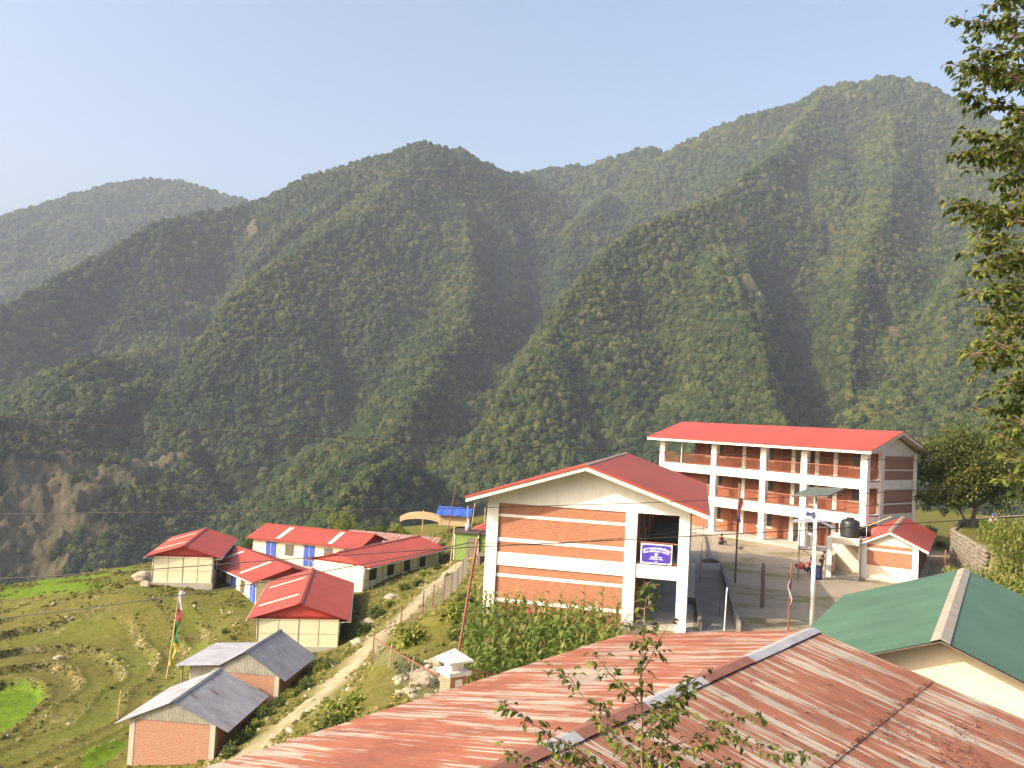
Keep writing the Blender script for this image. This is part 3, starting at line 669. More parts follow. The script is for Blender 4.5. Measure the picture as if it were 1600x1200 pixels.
# ------------------------------------------------------------------ the near school block (two storeys, gable to the camera)
def near_school():
    r = thing('school_building', 'two storey brick school building whose white framed gable end faces the cornfield', 'school', (-.841, 40.934, 0), -.219)
    L1, F2, L2, D = 2.335, 2.947, 5.268, 20.0
    c1, c2, c3, c4, c5 = .552, 6.582, 7.109, 9.002, 9.48
    # frame: columns
    for a, b in ((0, c1), (c2, c3), (c4, c5)): MB().box(a, b, -.06, .5, -.6, L2).build('column', 'white', r)
    k = 0
    for t in (4.5, 8.6, 12.7, 16.6, 19.5): MB().box(c4+.02, c5, t, t+.42, -.4, L2).build('column', 'white', r)
    MB().box(c1, c2, 0, .35, L1, F2).box(c3, c4, 0, .35, L1, F2).build('floor_beam', 'white', r)
    # long side beams and floor slab
    MB().box(c4+.05, c5-.02, .5, D, L1+.2, F2).build('floor_beam', 'white', r)
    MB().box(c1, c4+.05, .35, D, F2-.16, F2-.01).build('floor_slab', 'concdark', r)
    # roof tie beam + gable triangle (one plaster plane)
    w = MB().prism([(0, L2), (c5, L2), (c5, 5.70), (c5/2, 7.17), (0, 5.70)], 1, .0, .22).build('gable_wall', 'white', r)
    MB().prism([(0, L2), (c5, L2), (c5, 5.70), (c5/2, 7.17), (0, 5.70)], 1, D-.25, D-.02).build('gable_wall', 'white', r)
    b = MB().box(c1, c2, .06, .28, -.6, L1).box(c1, c2, .06, .28, F2, L2)
    b.build('brick_wall', 'brickA', r)
    for z0, z1 in ((4.62, 4.755), (3.46, 3.63), (1.79, 1.935), (.62, .775)):
        MB().box(c1, c2, .035, .2, z0, z1).build('string_course', 'white', r)
    MB().box(0, .25, .5, D, -.6, L2+.3).build('side_wall', 'brickA', r)
    MB().box(c1, c4, D-.24, D-.04, -.4, L2).build('rear_wall', 'brickA', r)
    # corridor: inner wall with doors and windows, floor, ceiling
    MB().box(c2+.2, c3-.05, .5, D-.3, -.4, L2+.2).build('inner_wall', 'brickA', r)
    MB().box(c3-.05, c5+.35, .3, D+.5, -.3, .10).build('plinth', 'concrete', r)
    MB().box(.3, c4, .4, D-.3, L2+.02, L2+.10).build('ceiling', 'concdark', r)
    for zf in (.12, F2+.01):
        for i, t in enumerate((1.1, 5.3, 9.4, 13.5, 17.2)):
            d = MB().box(c3-.045, c3+.02, t, t+1.0, zf, zf+2.1).build('door', 'door', r)
            if i < 4:
                wn = MB().box(c3-.045, c3+.03, t+1.7, t+3.1, zf+.9, zf+2.1).build('window', 'frame', r)
                MB().box(c3+.03, c3+.04, t+1.78, t+3.02, zf+.98, zf+2.02).build('pane', 'dark', wn)
    railing(r, (c3, .12, F2), (c4, .12, F2), 1.0, 5, .022)
    railing(r, (c5-.12, .5, F2), (c5-.12, D-.2, F2), 1.0, .16, .016)
    railing(r, (c3, D-.1, F2), (c4+.3, D-.1, F2), 1.0, .16, .016)
    gr = MB()
    for i in range(14): gr.box(c3+.02+i*.14, c3+.05+i*.14, D-.02, D+.01, .1, 2.3)
    gr.build('grille', 'frame', r)
    # roof
    gable_roof(r, 'red', -.863, c5+.863, -1.12, D+.9, 7.385, 5.566, fascia='offwhite', fh=.19, th=.09, cap='ridgecap', capw=.13)
    # desks standing in the corridor upstairs and a red frame downstairs
    for x, t in ((c3+.25, 2.2), (c3+.3, 3.0)):
        dk = thing('school_desk', 'dark metal framed school desk stored in the upper corridor, %s' % ('nearer to the banner' if t < 2.5 else 'second one behind the banner'), 'desk', tuple(r.matrix_basis @ Vector((x, t, F2))), -.219)
        m = MB()
        for a in (0, .5):
            for q in (0, .9): m.tube([(a, q, 0), (a, q, .7)], .018, 5)
        m.tube([(0, 0, .7), (.5, 0, .7)], .015, 5).tube([(0, .9, .7), (.5, .9, .7)], .015, 5).tube([(0, 0, .35), (0, .9, .35)], .015, 5); m.build('desk_frame', 'frame', dk)
        MB().box(-.03, .55, -.05, .95, .705, .735).build('desk_top', 'wood', dk)
    m = MB(); m.tube([(0, 0, 0), (0, 0, 1.0), (.35, 0, 1.05), (.42, 0, .95), (.42, 0, 0)], .022, 6).tube([(0, 0, .75), (.42, 0, .75)], .016, 6)
    o = m.build('bench_frame', 'rail'); o.location = r.matrix_basis @ Vector((c3+.1, .9, .1)); o.rotation_euler.z = -.219
    tag(o, 'rust red tubular frame standing in the ground floor opening of the brick school', 'frame')
    # banner
    return r, F2
NS, F2A = near_school()

def banner():
    r = NS.matrix_basis.copy() if False else Matrix.Translation((-.841, 40.934, 0)) @ Matrix.Rotation(-.219, 4, 'Z')
    t = thing('school_banner', 'blue and white school name banner tied to the upper floor railing', 'banner', tuple(r @ Vector((7.32, -.02, 3.02))), -.219)
    W, H = 1.42, .90
    MB().box(0, W, -.012, 0, 0, H).build('cloth', 'signwhite', t)
    # blue field with clipped corners
    pts = []
    for cx, cy, a0 in ((W-.17, .17, -90), (W-.17, H-.17, 0), (.17, H-.17, 90), (.17, .17, 180)):
        for k in range(5):
            a = R(a0+k*22.5); pts.append((cx+.12*math.cos(a), cy+.12*math.sin(a)))
    MB().prism(pts, 1, -.018, -.013).build('blue_field', 'signblue', t)
    def text(s, size, x, z, sx=1, bold=0, arc=0):
        cu = bpy.data.curves.new('lettering', 'FONT'); cu.body = s; cu.size = size; cu.align_x = 'CENTER'; cu.offset = bold
        cu.materials.append(M['signwhite']); o = link('lettering', cu, t); o.location = (x, -.021, z); o.rotation_euler = (R(90), 0, 0); o.scale.x = sx
        bpy.context.view_layer.update()
        me = bpy.data.meshes.new_from_object(o); 
        if arc:
            for v in me.vertices: v.co.y -= arc*(v.co.x*sx)**2
        me.materials.clear(); me.materials.append(M['signwhite'])
        bpy.data.objects.remove(o); q = link('lettering', me, t); q.location = (x, -.021, z); q.rotation_euler = (R(90), 0, 0); q.scale.x = sx
        return q
    text('श्री आधारभूत माध्यमिक विद्यालय', .125, W/2, .655, .78, .006, .30)
    text('SHREE  SECONDARY  SCHOOL', .088, W/2, .545, .95, .004, .28)
    text('गाउँपालिका, नेपाल', .075, W/2, .275, 1.0, .003)
    text('GAUNPALIKA  NEPAL', .066, W/2, .195, 1.0, .003)
    text('२०१५', .085, W/2, .075, 1, .004)
    e = MB()
    for k in range(24):
        a, b = 2*math.pi*k/24, 2*math.pi*(k+1)/24
        ro = .075*(1+.12*math.cos(6*a)); ro2 = .075*(1+.12*math.cos(6*b))
        e.add([(W/2+.028*math.cos(a), -.021, .43+.028*math.sin(a)), (W/2+ro*math.cos(a), -.021, .43+ro*math.sin(a)), (W/2+ro2*math.cos(b), -.021, .43+ro2*math.sin(b)), (W/2+.028*math.cos(b), -.021, .43+.028*math.sin(b))], [(0, 1, 2, 3)])
    e.build('emblem', 'signwhite', t)
banner()

# ------------------------------------------------------------------ the three storey school block
def tall_school():
    r = thing('school_building', 'three storey school with open verandahs, white columns and a long red roof', 'school', (14.7, 82.9, 0), -.87)
    W, D, V = 20.9, 8.6, 2.3
    FL = [.12, 3.24, 6.0]; LT = [2.41, 5.25, 8.08]
    cols = [(0, .55), (6.05, 6.6), (11.25, 11.8), (15.15, 15.7), (20.35, 20.9)]
    for a, b in cols: MB().box(a, b, 0, .5, -.4, 8.3).build('column', 'white', r)
    for z0, z1, zz in ((LT[0], FL[1], 0), (LT[1], FL[2], 0), (LT[2]-.0, 8.3, 0)):
        for (a0, a1), (b0, b1) in zip(cols[:-1], cols[1:]): MB().box(a1, b0, .04, .40, z0, z1).build('floor_beam', 'white', r)
    for z in (FL[1], FL[2]): MB().box(.1, W-.1, .40, V, z-.18, z-.03).build('floor_slab', 'concdark', r)
    MB().box(.1, W-.1, .40, D-.3, 8.1, 8.25).build('ceiling', 'paleplaster', r)
    MB().box(-.9, W+.9, -1.3, D, -.5, .10).build('plinth', 'concrete', r)
    bw = MB()
    # back wall of the verandah, bay by bay; bay 3 holds the open stairwell, the left end of bay 1 is open to the hills
    for f in range(3):
        z0, z1 = FL[f], LT[f]+.02
        bw.box(2.4 if f == 2 else 0.3, 13.0, V, V+.22, z0, z1); bw.box(15.1, 20.6, V, V+.22, z0, z1)
    bw.build('verandah_wall', 'brickC', r)
    MB().box(.3, 20.6, D-.25, D-.05, 0, 5.25).box(2.4, 20.6, D-.25, D-.05, 5.25, 8.1).build('rear_wall', 'brickgable', r)
    MB().box(12.95, 13.05, V+.22, D-.3, 0, 8.1).box(15.05, 15.15, V+.22, D-.3, 0, 8.1).build('stairwell_wall', 'paleplaster', r)
    for f in range(2):
        m = MB()
        for i in range(9): m.box(13.1, 15.0, V+.5+i*.28, V+.9+i*.28, FL[f]+i*.17, FL[f]+.18+i*.17+.0)
        m.build('stair_flight', 'concrete', r)
    for f in range(3):
        z0 = FL[f]+.02
        for x in (6.9, 11.95, 15.85) + ((2.6,) if f == 2 else (1.0,)):
            d = MB().box(x, x+.95, V-.05, V-.004, z0, z0+2.05)
            for q in range(5): d.box(x+.08+q*.18, x+.12+q*.18, V-.07, V-.05, z0+.05, z0+2.0)
            d.build('door', 'door', r)
        for x in (8.5, 17.1): 
            d = MB().box(x, x+1.0, V-.05, V-.004, z0, z0+2.05)
            for q in range(5): d.box(x+.08+q*.18, x+.12+q*.18, V-.07, V-.05, z0+.05, z0+2.0)
            d.build('door', 'door', r)
        for x, wd in ((4.1, 1.55), (9.85, 1.25), (18.5, 1.55)):
            wn = MB().box(x, x+wd, V-.06, V-.004, z0+.95, z0+2.0).build('window', 'frame', r)
            MB().box(x+.07, x+wd/2-.03, V-.075, V-.06, z0+1.02, z0+1.93).box(x+wd/2+.03, x+wd-.07, V-.075, V-.06, z0+1.02, z0+1.93).build('pane', 'dark', wn)
        for x0, x1 in ((3.7, 6.0), (9.55, 11.2), (18.15, 20.3)):
            MB().box(x0, x1, V-.035, V-.002, z0+.72, z0+.86).build('string_course', 'white', r)
        MB().box(2.5, 12.9, V-.03, V-.002, z0+2.08, z0+2.16).box(15.2, 20.5, V-.03, V-.002, z0+2.08, z0+2.16).build('string_course', 'white', r)
        for x in (7.95, 12.98, 15.2, 16.9):
            MB().box(x-.02, x+.34, V-.16, V-.004, z0-.02, LT[f]+.02).build('pier', 'white', r)
        if f:
            for (a0, a1), (b0, b1) in zip(cols[:-1], cols[1:]): railing(r, (a1, .2, FL[f]), (b0, .2, FL[f]), .95, .125, .024)
            railing(r, (20.7, .5, FL[f]), (20.7, V-.1, FL[f]), .95, .125, .024)
            MB().box(20.45, 20.8, .5, V, FL[f]-.65, FL[f]-.02).build('floor_beam', 'white', r)
    MB().tube([(2.5, .2, 5.6), (2.5, .2, 8.1)], .06, 8).build('thin_post', 'pole', r)
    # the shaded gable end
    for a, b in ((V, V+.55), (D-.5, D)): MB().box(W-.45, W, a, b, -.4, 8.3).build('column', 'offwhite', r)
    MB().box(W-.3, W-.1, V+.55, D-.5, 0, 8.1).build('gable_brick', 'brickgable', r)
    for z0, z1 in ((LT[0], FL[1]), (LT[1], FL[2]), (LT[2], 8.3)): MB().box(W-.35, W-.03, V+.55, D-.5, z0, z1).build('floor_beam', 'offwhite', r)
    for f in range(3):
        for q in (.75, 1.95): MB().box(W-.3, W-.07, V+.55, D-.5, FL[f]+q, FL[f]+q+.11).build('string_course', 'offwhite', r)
    for x0, x1 in ((.1, .3), (W-.33, W-.08)):
        MB().prism([(.1, 8.25), (D-.1, 8.25), (D/2, 9.72)], 0, x0, x1).build('gable_wall', 'offwhite', r)
    MB().box(0, .3, V, D-.05, 0, 5.3).build('end_wall', 'brickgable', r)
    MB().tube([(W+.06, D-.35, .2), (W+.06, D-.35, 8.2)], .05, 6).build('drain_pipe', 'pole', r)
    gable = gable_roof_x(r, 'red', -.83, W+.83, -1.05, D+1.05, 10.02, 8.36)
    return r
def gable_roof_x(parent, mat, s0, s1, t0, t1, zr, ze, th=.07, fh=.2):
    tm = (t0+t1)/2
    MB().prism([(t0, ze), (tm, zr), (t1, ze), (t1, ze-th), (tm, zr-th), (t0, ze-th)], 0, s0, s1).build('roof', mat, parent)
    g = .03
    for a, b in ((s0+.04, s0+.08), (s1-.08, s1-.04)):
        MB().prism([(t0+g, ze-th-.004), (tm, zr-th-.004), (t1-g, ze-th-.004), (t1-g, ze-th-fh), (tm, zr-th-fh), (t0+g, ze-th-fh)], 0, a, b).build('bargeboard', 'offwhite', parent)
    for a, b in ((t0+g, t0+g+.04), (t1-g-.04, t1-g)): MB().box(s0+.085, s1-.085, a, b, ze-th-fh, ze-th-.02).build('fascia', 'white', parent)
    MB().prism([(t0+.1, ze-th-.03), (tm, zr-th-.045), (t1-.1, ze-th-.03), (t1-.1, ze-th-.05), (tm, zr-th-.065), (t0+.1, ze-th-.05)], 0, s0+.085, s1-.085).build('soffit', 'offwhite', parent)
tall_school()

# ------------------------------------------------------------------ prefabricated cream classrooms with red roofs
def cream_house(pos, yaw, W, L, H, rise, oe, og, og2, label, front='plain', left='doors', right='windows', sky_l=2, sky_r=0, capm='ridgecap', gutter=True, depth=1.2):
    r = thing('classroom', label, 'classroom', pos, yaw, 'cream panelled classrooms with red roofs')
    MB().box(0, W, 0, L, .0, H).build('wall', 'cream', r)
    MB().box(-.12, W+.12, -.12, L+.12, -depth, .0).build('plinth', 'concrete', r)
    ln = MB()
    def gridline(face, n, zs):
        if face == 'F':
            for i in range(n+1): x = W*i/n; ln.box(max(0, x-.02), min(W, x+.02), -.025, -.002, 0, H)
            for z in zs: ln.box(0, W, -.018, -.002, z-.012, z+.012)
        if face == 'B':
            for i in range(n+1): x = W*i/n; ln.box(max(0, x-.02), min(W, x+.02), L+.002, L+.025, 0, H)
        if face in 'LR':
            x0, x1 = (-.025, -.002) if face == 'L' else (W+.002, W+.025)
            for i in range(n+1): y = L*i/n; ln.box(x0, x1, max(0, y-.018), min(L, y+.018), 0, H)
            for z in zs: ln.box(x0, x1, 0, L, z-.012, z+.012)
    gridline('F', 2 if W > 5 else 2, ()); 
    for i in (1, 3): ln.box(W*i/4-.008, W*i/4+.008, -.018, -.002, 0, H)
    for z in (H*.86, H*.42): ln.box(0, W, -.016, -.002, z-.008, z+.008)
    gridline('R', max(6, int(L/1.1)), (H*.40, H*.86)); gridline('L', 4, ()); gridline('B', 3, ())
    ln.build('panel_joints', 'line', r)
    def opening(face, y, w, z0, h, kind):
        x0, x1 = (-.06, -.027) if face == 'L' else (W+.027, W+.06)
        if kind == 'door':
            d = MB().box(x0, x1, y, y+w, z0, z0+h).build('door', 'blue', r)
            xo = x0-.012 if face == 'L' else x1+.0; 
            MB().box(xo, xo+.012, y+w/2-.015, y+w/2+.015, z0, z0+h).build('door_seam', 'pole', d)
        else:
            wn = MB().box(x0, x1, y, y+w, z0, z0+h).build('window', 'frame' if kind == 'dark' else 'steel', r)
            xo = (x0-.014, x0-.002) if face == 'L' else (x1+.002, x1+.014)
            pn = MB()
            for k in range(3): pn.box(xo[0], xo[1], y+.05+k*(w-.06)/3, y+(k+1)*(w-.06)/3, z0+.05, z0+h-.05)
            pn.build('pane', 'dark' if kind == 'dark' else 'winpane', wn)
    if left == 'doors':
        n = max(2, round(L/4.6)); seg = L/n
        k = 0
        yy = .25
        seq = []
        while yy < L-1:
            seq.append(('door', yy, 1.2)); yy += 2.5
            if yy < L-1.5: seq.append(('win', yy, 1.0)); yy += 2.1
        for kd, y, w_ in seq: opening('L', y, w_, .05 if kd == 'door' else .95, 2.15 if kd == 'door' else 1.15, kd)
    if right == 'windows':
        for k in range(4): opening('R', 1.0+k*(L-2.0)/4, 1.15, .95, 1.25, 'dark')
    # painted sheet gables
    eh = H + (rise-.02)*.0
    for a, b in ((.0, .05), (L-.05, L)):
        MB().prism([(-oe*.75, H-oe*.75*rise/(W/2)+.0), (W/2, H+rise-.05), (W+oe*.75, H-oe*.75*rise/(W/2)), (W, H+.002), (0, H+.002)], 1, a-.03, b-.03 if a == 0 else b+.03).build('gable_sheet', 'reddark', r)
    sl_ = rise/(W/2)
    ze = H-oe*sl_
    gable_roof(r, 'redH', -oe, W+oe, -og, L+og2, H+rise+.05, ze+.05, cap='redH', ribs=(.30, .022, 'trap'), soffit='reddark', capw=.2)
    for sd_, n in ((-1, sky_l), (1, sky_r)):
        for i in range(n):
            y = (L)*( (i+.5)/n )
            d = Vector((sd_*(W/2+oe), 0, ze-H-rise)); Lw = d.length
            o = slope_sheet('skylight', r, 'skylight', (W/2+sd_*.35, y-.3, H+rise+.05+.035-.35*sl_), (0, 1, 0), d, .6, Lw*.80, .30, .018, 'trap')
    if gutter:
        MB().tube([(-oe-.03, -og+.05, ze-.06), (-oe-.03, L+og2, ze-.06)], .05, 6).build('gutter', 'pole', r)
        g2 = MB().tube([(W+oe+.03, -og+.05, ze-.06), (W+oe+.03, L+og2, ze-.06)], .05, 6).build('gutter', 'pole', r)
        MB().tube([(W+oe, .05, ze-.12), (W+.06, .05, ze-.18), (W+.06, .05, 0)], .045, 6).build('down_pipe', 'pole', r)
        MB().tube([(-oe, .05, ze-.12), (-.06, .05, ze-.18), (-.06, .05, 0)], .045, 6).build('down_pipe', 'pole', r)
    return r
def sc(p, k): return (p[0]*k, p[1]*k, CZ+(p[2]-CZ)*k)
cream_house(sc((-32.833, 80.848, -7.736), 1), .189, 5.33, 12.0, 2.61, .83, .74, .39, .6, 'cream classroom with red roof at the field edge, leftmost, shrub against its end wall', sky_l=2)
k = 1.05
cream_house(sc((-21.334, 75.175, -8.468), k), .685, 5.77*k, 12.78*k, 2.673*k, .84*k, .7*k, .66*k, .6, 'red roofed classroom whose white long wall with blue doors faces the terraced field', left='doors', sky_l=2)
k = .87
cream_house(sc((-20.765, 74.251, -11.336), k), .163, 6.84*k, 16.2*k, 2.6*k, 1.1*k, .95*k, .31*k, .4, 'cream classroom just behind the grey tin sheds, its red roof nearest the camera', left='plain', right='plain', sky_l=2)
cream_house((-15.219, 89.281, -7.326), 1.292, 6.23, 12.3, 2.6, .93, .53, .6, .54, 'hindmost red roofed classroom with blue doors, long side facing the other roofs', sky_l=2, gutter=False)
cream_house((-18.449, 83.947, -7.801), -.422, 5.82, 14.8, 2.61, .83, .755, .275, .56, 'cream classroom with four dark windows along the dirt track under a plain red roof', left='plain', sky_l=0)

# ------------------------------------------------------------------ brick sheds with tin roofs
def tin_shed(pos, yaw, W, L, H, rise, oe, og, label, roofm, lean=False):
    r = thing('brick_shed', label, 'shed', pos, yaw, 'brick sheds with grey tin roofs')
    MB().box(.02, W-.02, .02, L-.02, -1.2, H).build('wall', 'brickS', r)
    for x in (0, W-.28):
        for y in (0, L-.28): MB().box(x, x+.28, y, y+.28, -1.2, H).build('corner_pillar', 'concrete', r)
    for f, (ya, dy) in enumerate(((-.03, .03), (L, .03))):
        n = int(W/.09); vs = []; fs = []; m = MB()
        for i in range(n):
            for q in (0, 1):
                x = W*(i+q*.5)/n; y = ya + (.0 if q else .03); zt = H+rise*(1-abs(x-W/2)/(W/2))-.03
                vs += [(x, y, H-.03), (x, y, max(zt, H-.02))]
        fs = [(2*i, 2*i+2, 2*i+3, 2*i+1) for i in range(len(vs)//2-1)]
        m.add(vs, fs).build('gable_sheet', 'gablesheet', r)
    sl_ = rise/(W/2); ze = H-oe*sl_
    w = math.hypot(W/2+oe, rise+oe*sl_)
    for sd_ in (-1, 1):
        if lean and sd_ == -1:
            w1 = math.hypot(W/2-.35, rise*(1-.35/(W/2)))
            slope_sheet('roof', r, roofm, (W/2, -og, H+rise+.03), (0, 1, 0), (-1, 0, -sl_), L+2*og, w1, .15, .014, 'sin')
            slope_sheet('porch_roof', r, roofm, (.42, -og+.6, H+.42*sl_-.04), (0, 1, 0), (-3.0, 0, -.30), L+2*og, 3.05, .15, .014, 'sin')
            for y in (.7, L+.2): MB().tube([(-2.2, y, -1.3), (-2.2, y, H-.1)], .06, 6).build('porch_post', 'wood', r)
            MB().box(-1.9, 0, L*.2, L*.22+.03, -1, H-.1).build('porch_screen', 'gablesheet', r)
            continue
        slope_sheet('roof', r, roofm, (W/2, -og, H+rise+.03), (0, 1, 0), (sd_, 0, -sl_), L+2*og, w, .15, .014, 'sin')
    a = math.atan2(rise, W/2)
    MB().prism([(W/2-.14, H+rise+.05-.14*sl_), (W/2, H+rise+.07), (W/2+.14, H+rise+.05-.14*sl_), (W/2+.14, H+rise+.07-.14*sl_), (W/2, H+rise+.09), (W/2-.14, H+rise+.07-.14*sl_)], 1, -og-.02, L+og+.02).build('ridge_cap', 'galv', r)
    for y in np.linspace(-og+.08, L+og-.1, 6):
        MB().box(-oe+.1, W+oe-.1, y, y+.06, ze-.04, ze+.02) if False else None
    return r
k = .82
tin_shed(sc((-23.189, 55.206, -13.369), k), -.076, 5.63*k, 6.9*k, 2.39*k, 1.25*k, .9*k, .2, 'brick shed with a rust patched grey tin roof at the bottom of the picture', 'galvrust')
tin_shed(sc((-21.072, 63.83, -12.753), k), -.118, 5.23*k, 6.24*k, 2.39*k, 1.58*k, .54*k, .22, 'brick shed with unrusted grey tin roof and a low porch, behind the rust patched one', 'galv', True)

# ------------------------------------------------------------------ rusted roof building just below the camera
def front_building():
    yaw = math.atan2(-.63, .77)
    A = gz(1271, 985, 4.0); L = 17.0; hw = 6.0; zr, ze = 4.0, 2.7
    # local frame: x across (left eave -hw .. right eave hw), y along the ridge, origin under the near end of the ridge
    u = Vector((.63, .77, 0)).normalized(); o = Vector((A.x, A.y, 0)) - u*L
    r = thing('house', 'low house with a rusted red corrugated roof filling the bottom of the picture', 'house', (o.x, o.y, 0), yaw)
    MB().box(-hw+1.0, hw-.5, .5, L-.35, -3, ze-.1).build('wall', 'creamwall', r)
    MB().prism([(-hw+1.0, ze-.1), (hw-.5, ze-.1), (0, zr-.12)], 1, L-.55, L-.35).build('gable_wall', 'creamwall', r)
    w = math.hypot(hw, zr-ze)
    a = slope_sheet('roof', r, 'rustroof', (0, 0, zr), (0, 1, 0), (-1, 0, (ze-zr)/hw), L, w, .085, .011, 'sin', ragged=.06, seed=3)
    for v_ in a.data.vertices: v_.co.x *= (5.95-.032*v_.co.y)/6   # the sheets were laid out of square
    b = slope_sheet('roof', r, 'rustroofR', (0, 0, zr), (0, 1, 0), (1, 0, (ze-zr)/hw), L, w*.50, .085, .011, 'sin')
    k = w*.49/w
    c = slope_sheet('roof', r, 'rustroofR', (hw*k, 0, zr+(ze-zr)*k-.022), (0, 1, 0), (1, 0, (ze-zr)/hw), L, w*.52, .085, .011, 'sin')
    sl_ = (zr-ze)/hw
    # ridge flashing in overlapping lengths, some fresh zinc, some rusted
    y = 0; i = 0; rr = random.Random(5)
    for ln, mt in ((2.4, 'ridgerust'), (2.4, 'ridgerust'), (1.0, 'ridgezinc'), (2.1, 'ridgerust'), (2.5, 'ridgezinc'), (2.2, 'ridgerust'), (2.2, 'ridgezinc'), (2.2, 'ridgezinc')):
        dz = .03+.012*(i % 2); c1 = .24; tilt = rr.uniform(-.02, .02)
        MB().prism([(-c1, zr+dz-c1*sl_), (0, zr+dz+.03), (c1*.85, zr+dz-c1*.85*sl_), (c1*.85, zr+dz-c1*.85*sl_+.006), (0, zr+dz+.037), (-c1, zr+dz-c1*sl_+.006)], 1, y, min(L+.02, y+ln+.12)).build('ridge_flashing', mt, r)
        y += ln; i += 1
    MB().prism([(-hw+.05, ze-.16), (0, zr-.15), (hw-.05, ze-.16), (hw-.05, ze-.06), (0, zr-.05), (-hw+.05, ze-.06)], 1, L-.06, L-.02).build('bargeboard', 'wood', r)
    return r, u, Vector((.77, -.63, 0)).normalized(), o, L, hw, zr, sl_
M['rustroofR'] = zinc('rusted_sheet_shady', (.27, .25, .215), (.125, .048, .027), .62, rough=.6, light=(.20, .17, .14))  # right slope: darker copy of the left sheet, its shade put into the colour
M['ridgerust'] = plain('rusty_ridge', (.22, .085, .055), .6, .25, 2)
FB, FU, FN, FO, FL_, FHW, FZR, FSL = front_building()
def leaf_litter():
    # dead leaves lying on the lower right part of the roof
    P = []; 
    for (u0, v0, ru, rv, n) in ((13.0, 4.3, .5, .5, 70), (12.0, 4.5, .45, .5, 60), (10.6, 5.0, .9, .7, 260), (14.5, 4.1, .4, .3, 40), (12.6, 3.3, .6, .3, 50), (9.2, 4.8, .5, .4, 60), (11.5, 2.6, 2.5, 1.6, 60), (13.5, 3.0, .05, 2.2, 0)):
        for _ in range(n):
            y = u0+random.gauss(0, ru); x = v0+random.gauss(0, rv)*.7
            if 0 < x < FHW-.1 and 0 < y < FL_-.1: P.append((x, y, FZR-x*FSL+.012+random.random()*.03))
    for _ in range(170): P.append((2.95+random.gauss(0, .03), random.uniform(5, FL_-.2), FZR-2.95*FSL+.02))
    m = MB()
    for x, y, z in P:
        a = random.random()*6.28; s = random.uniform(.025, .06); c, q = math.cos(a)*s, math.sin(a)*s; t = random.uniform(-.02, .03)
        m.add([(x-c, y-q, z), (x+q*.5, y-c*.5, z+t*.5), (x+c, y+q, z+t), (x-q*.5, y+c*.5, z+.01)], [(0, 1, 2, 3)])
    o = m.build('leaf_litter', 'deadleaf'); o.matrix_world = FB.matrix_basis.copy() if False else Matrix.Translation(FO) @ Matrix.Rotation(math.atan2(-.63, .77), 4, 'Z')
    tag(o, 'dead brown leaves lying in patches on the rusted roof', 'dead leaves', kind='stuff')
M['deadleaf'] = leafmat('dead_leaf', [(.2, (.06, .025, .018)), (.6, (.13, .055, .035)), (.9, (.32, .2, .12))], .05)
leaf_litter()

# ------------------------------------------------------------------ green roofed house
def green_house():
    k = 1.15; W, L, H, rise = 7.225*k, 12.677*k, 2.8*k, 1.377*k
    r = thing('house', 'cream plastered house with a dark green ridged roof right of the rusted roof', 'house', sc((7.583, 22.632, .324), k), -.527)
    MB().box(0, W, .3, L, -3, H).build('wall', 'creamwall', r)
    MB().prism([(0, H), (W, H), (W/2, H+rise-.03)], 1, .3, .55).build('gable_wall', 'creamwall', r)
    MB().prism([(0, H), (W, H), (W/2, H+rise-.03)], 1, L-.3, L-.05).build('gable_wall', 'creamwall', r)
    sl_ = rise/(W/2); oe = .7
    gable_roof(r, 'green', -oe, W+oe, -.55, L+.6, H+rise+.05, H-oe*sl_+.05, ribs=(.18, .013, 'sin'))
    z0 = H+rise+.075; c = .24
    MB().prism([(W/2-c, z0-c*sl_), (W/2, z0+.015), (W/2+c, z0-c*sl_), (W/2+c, z0-c*sl_+.012), (W/2, z0+.03), (W/2-c, z0-c*sl_+.012)], 1, -.6, L+.62).build('ridge_cap', 'ridgecap', r)
green_house()

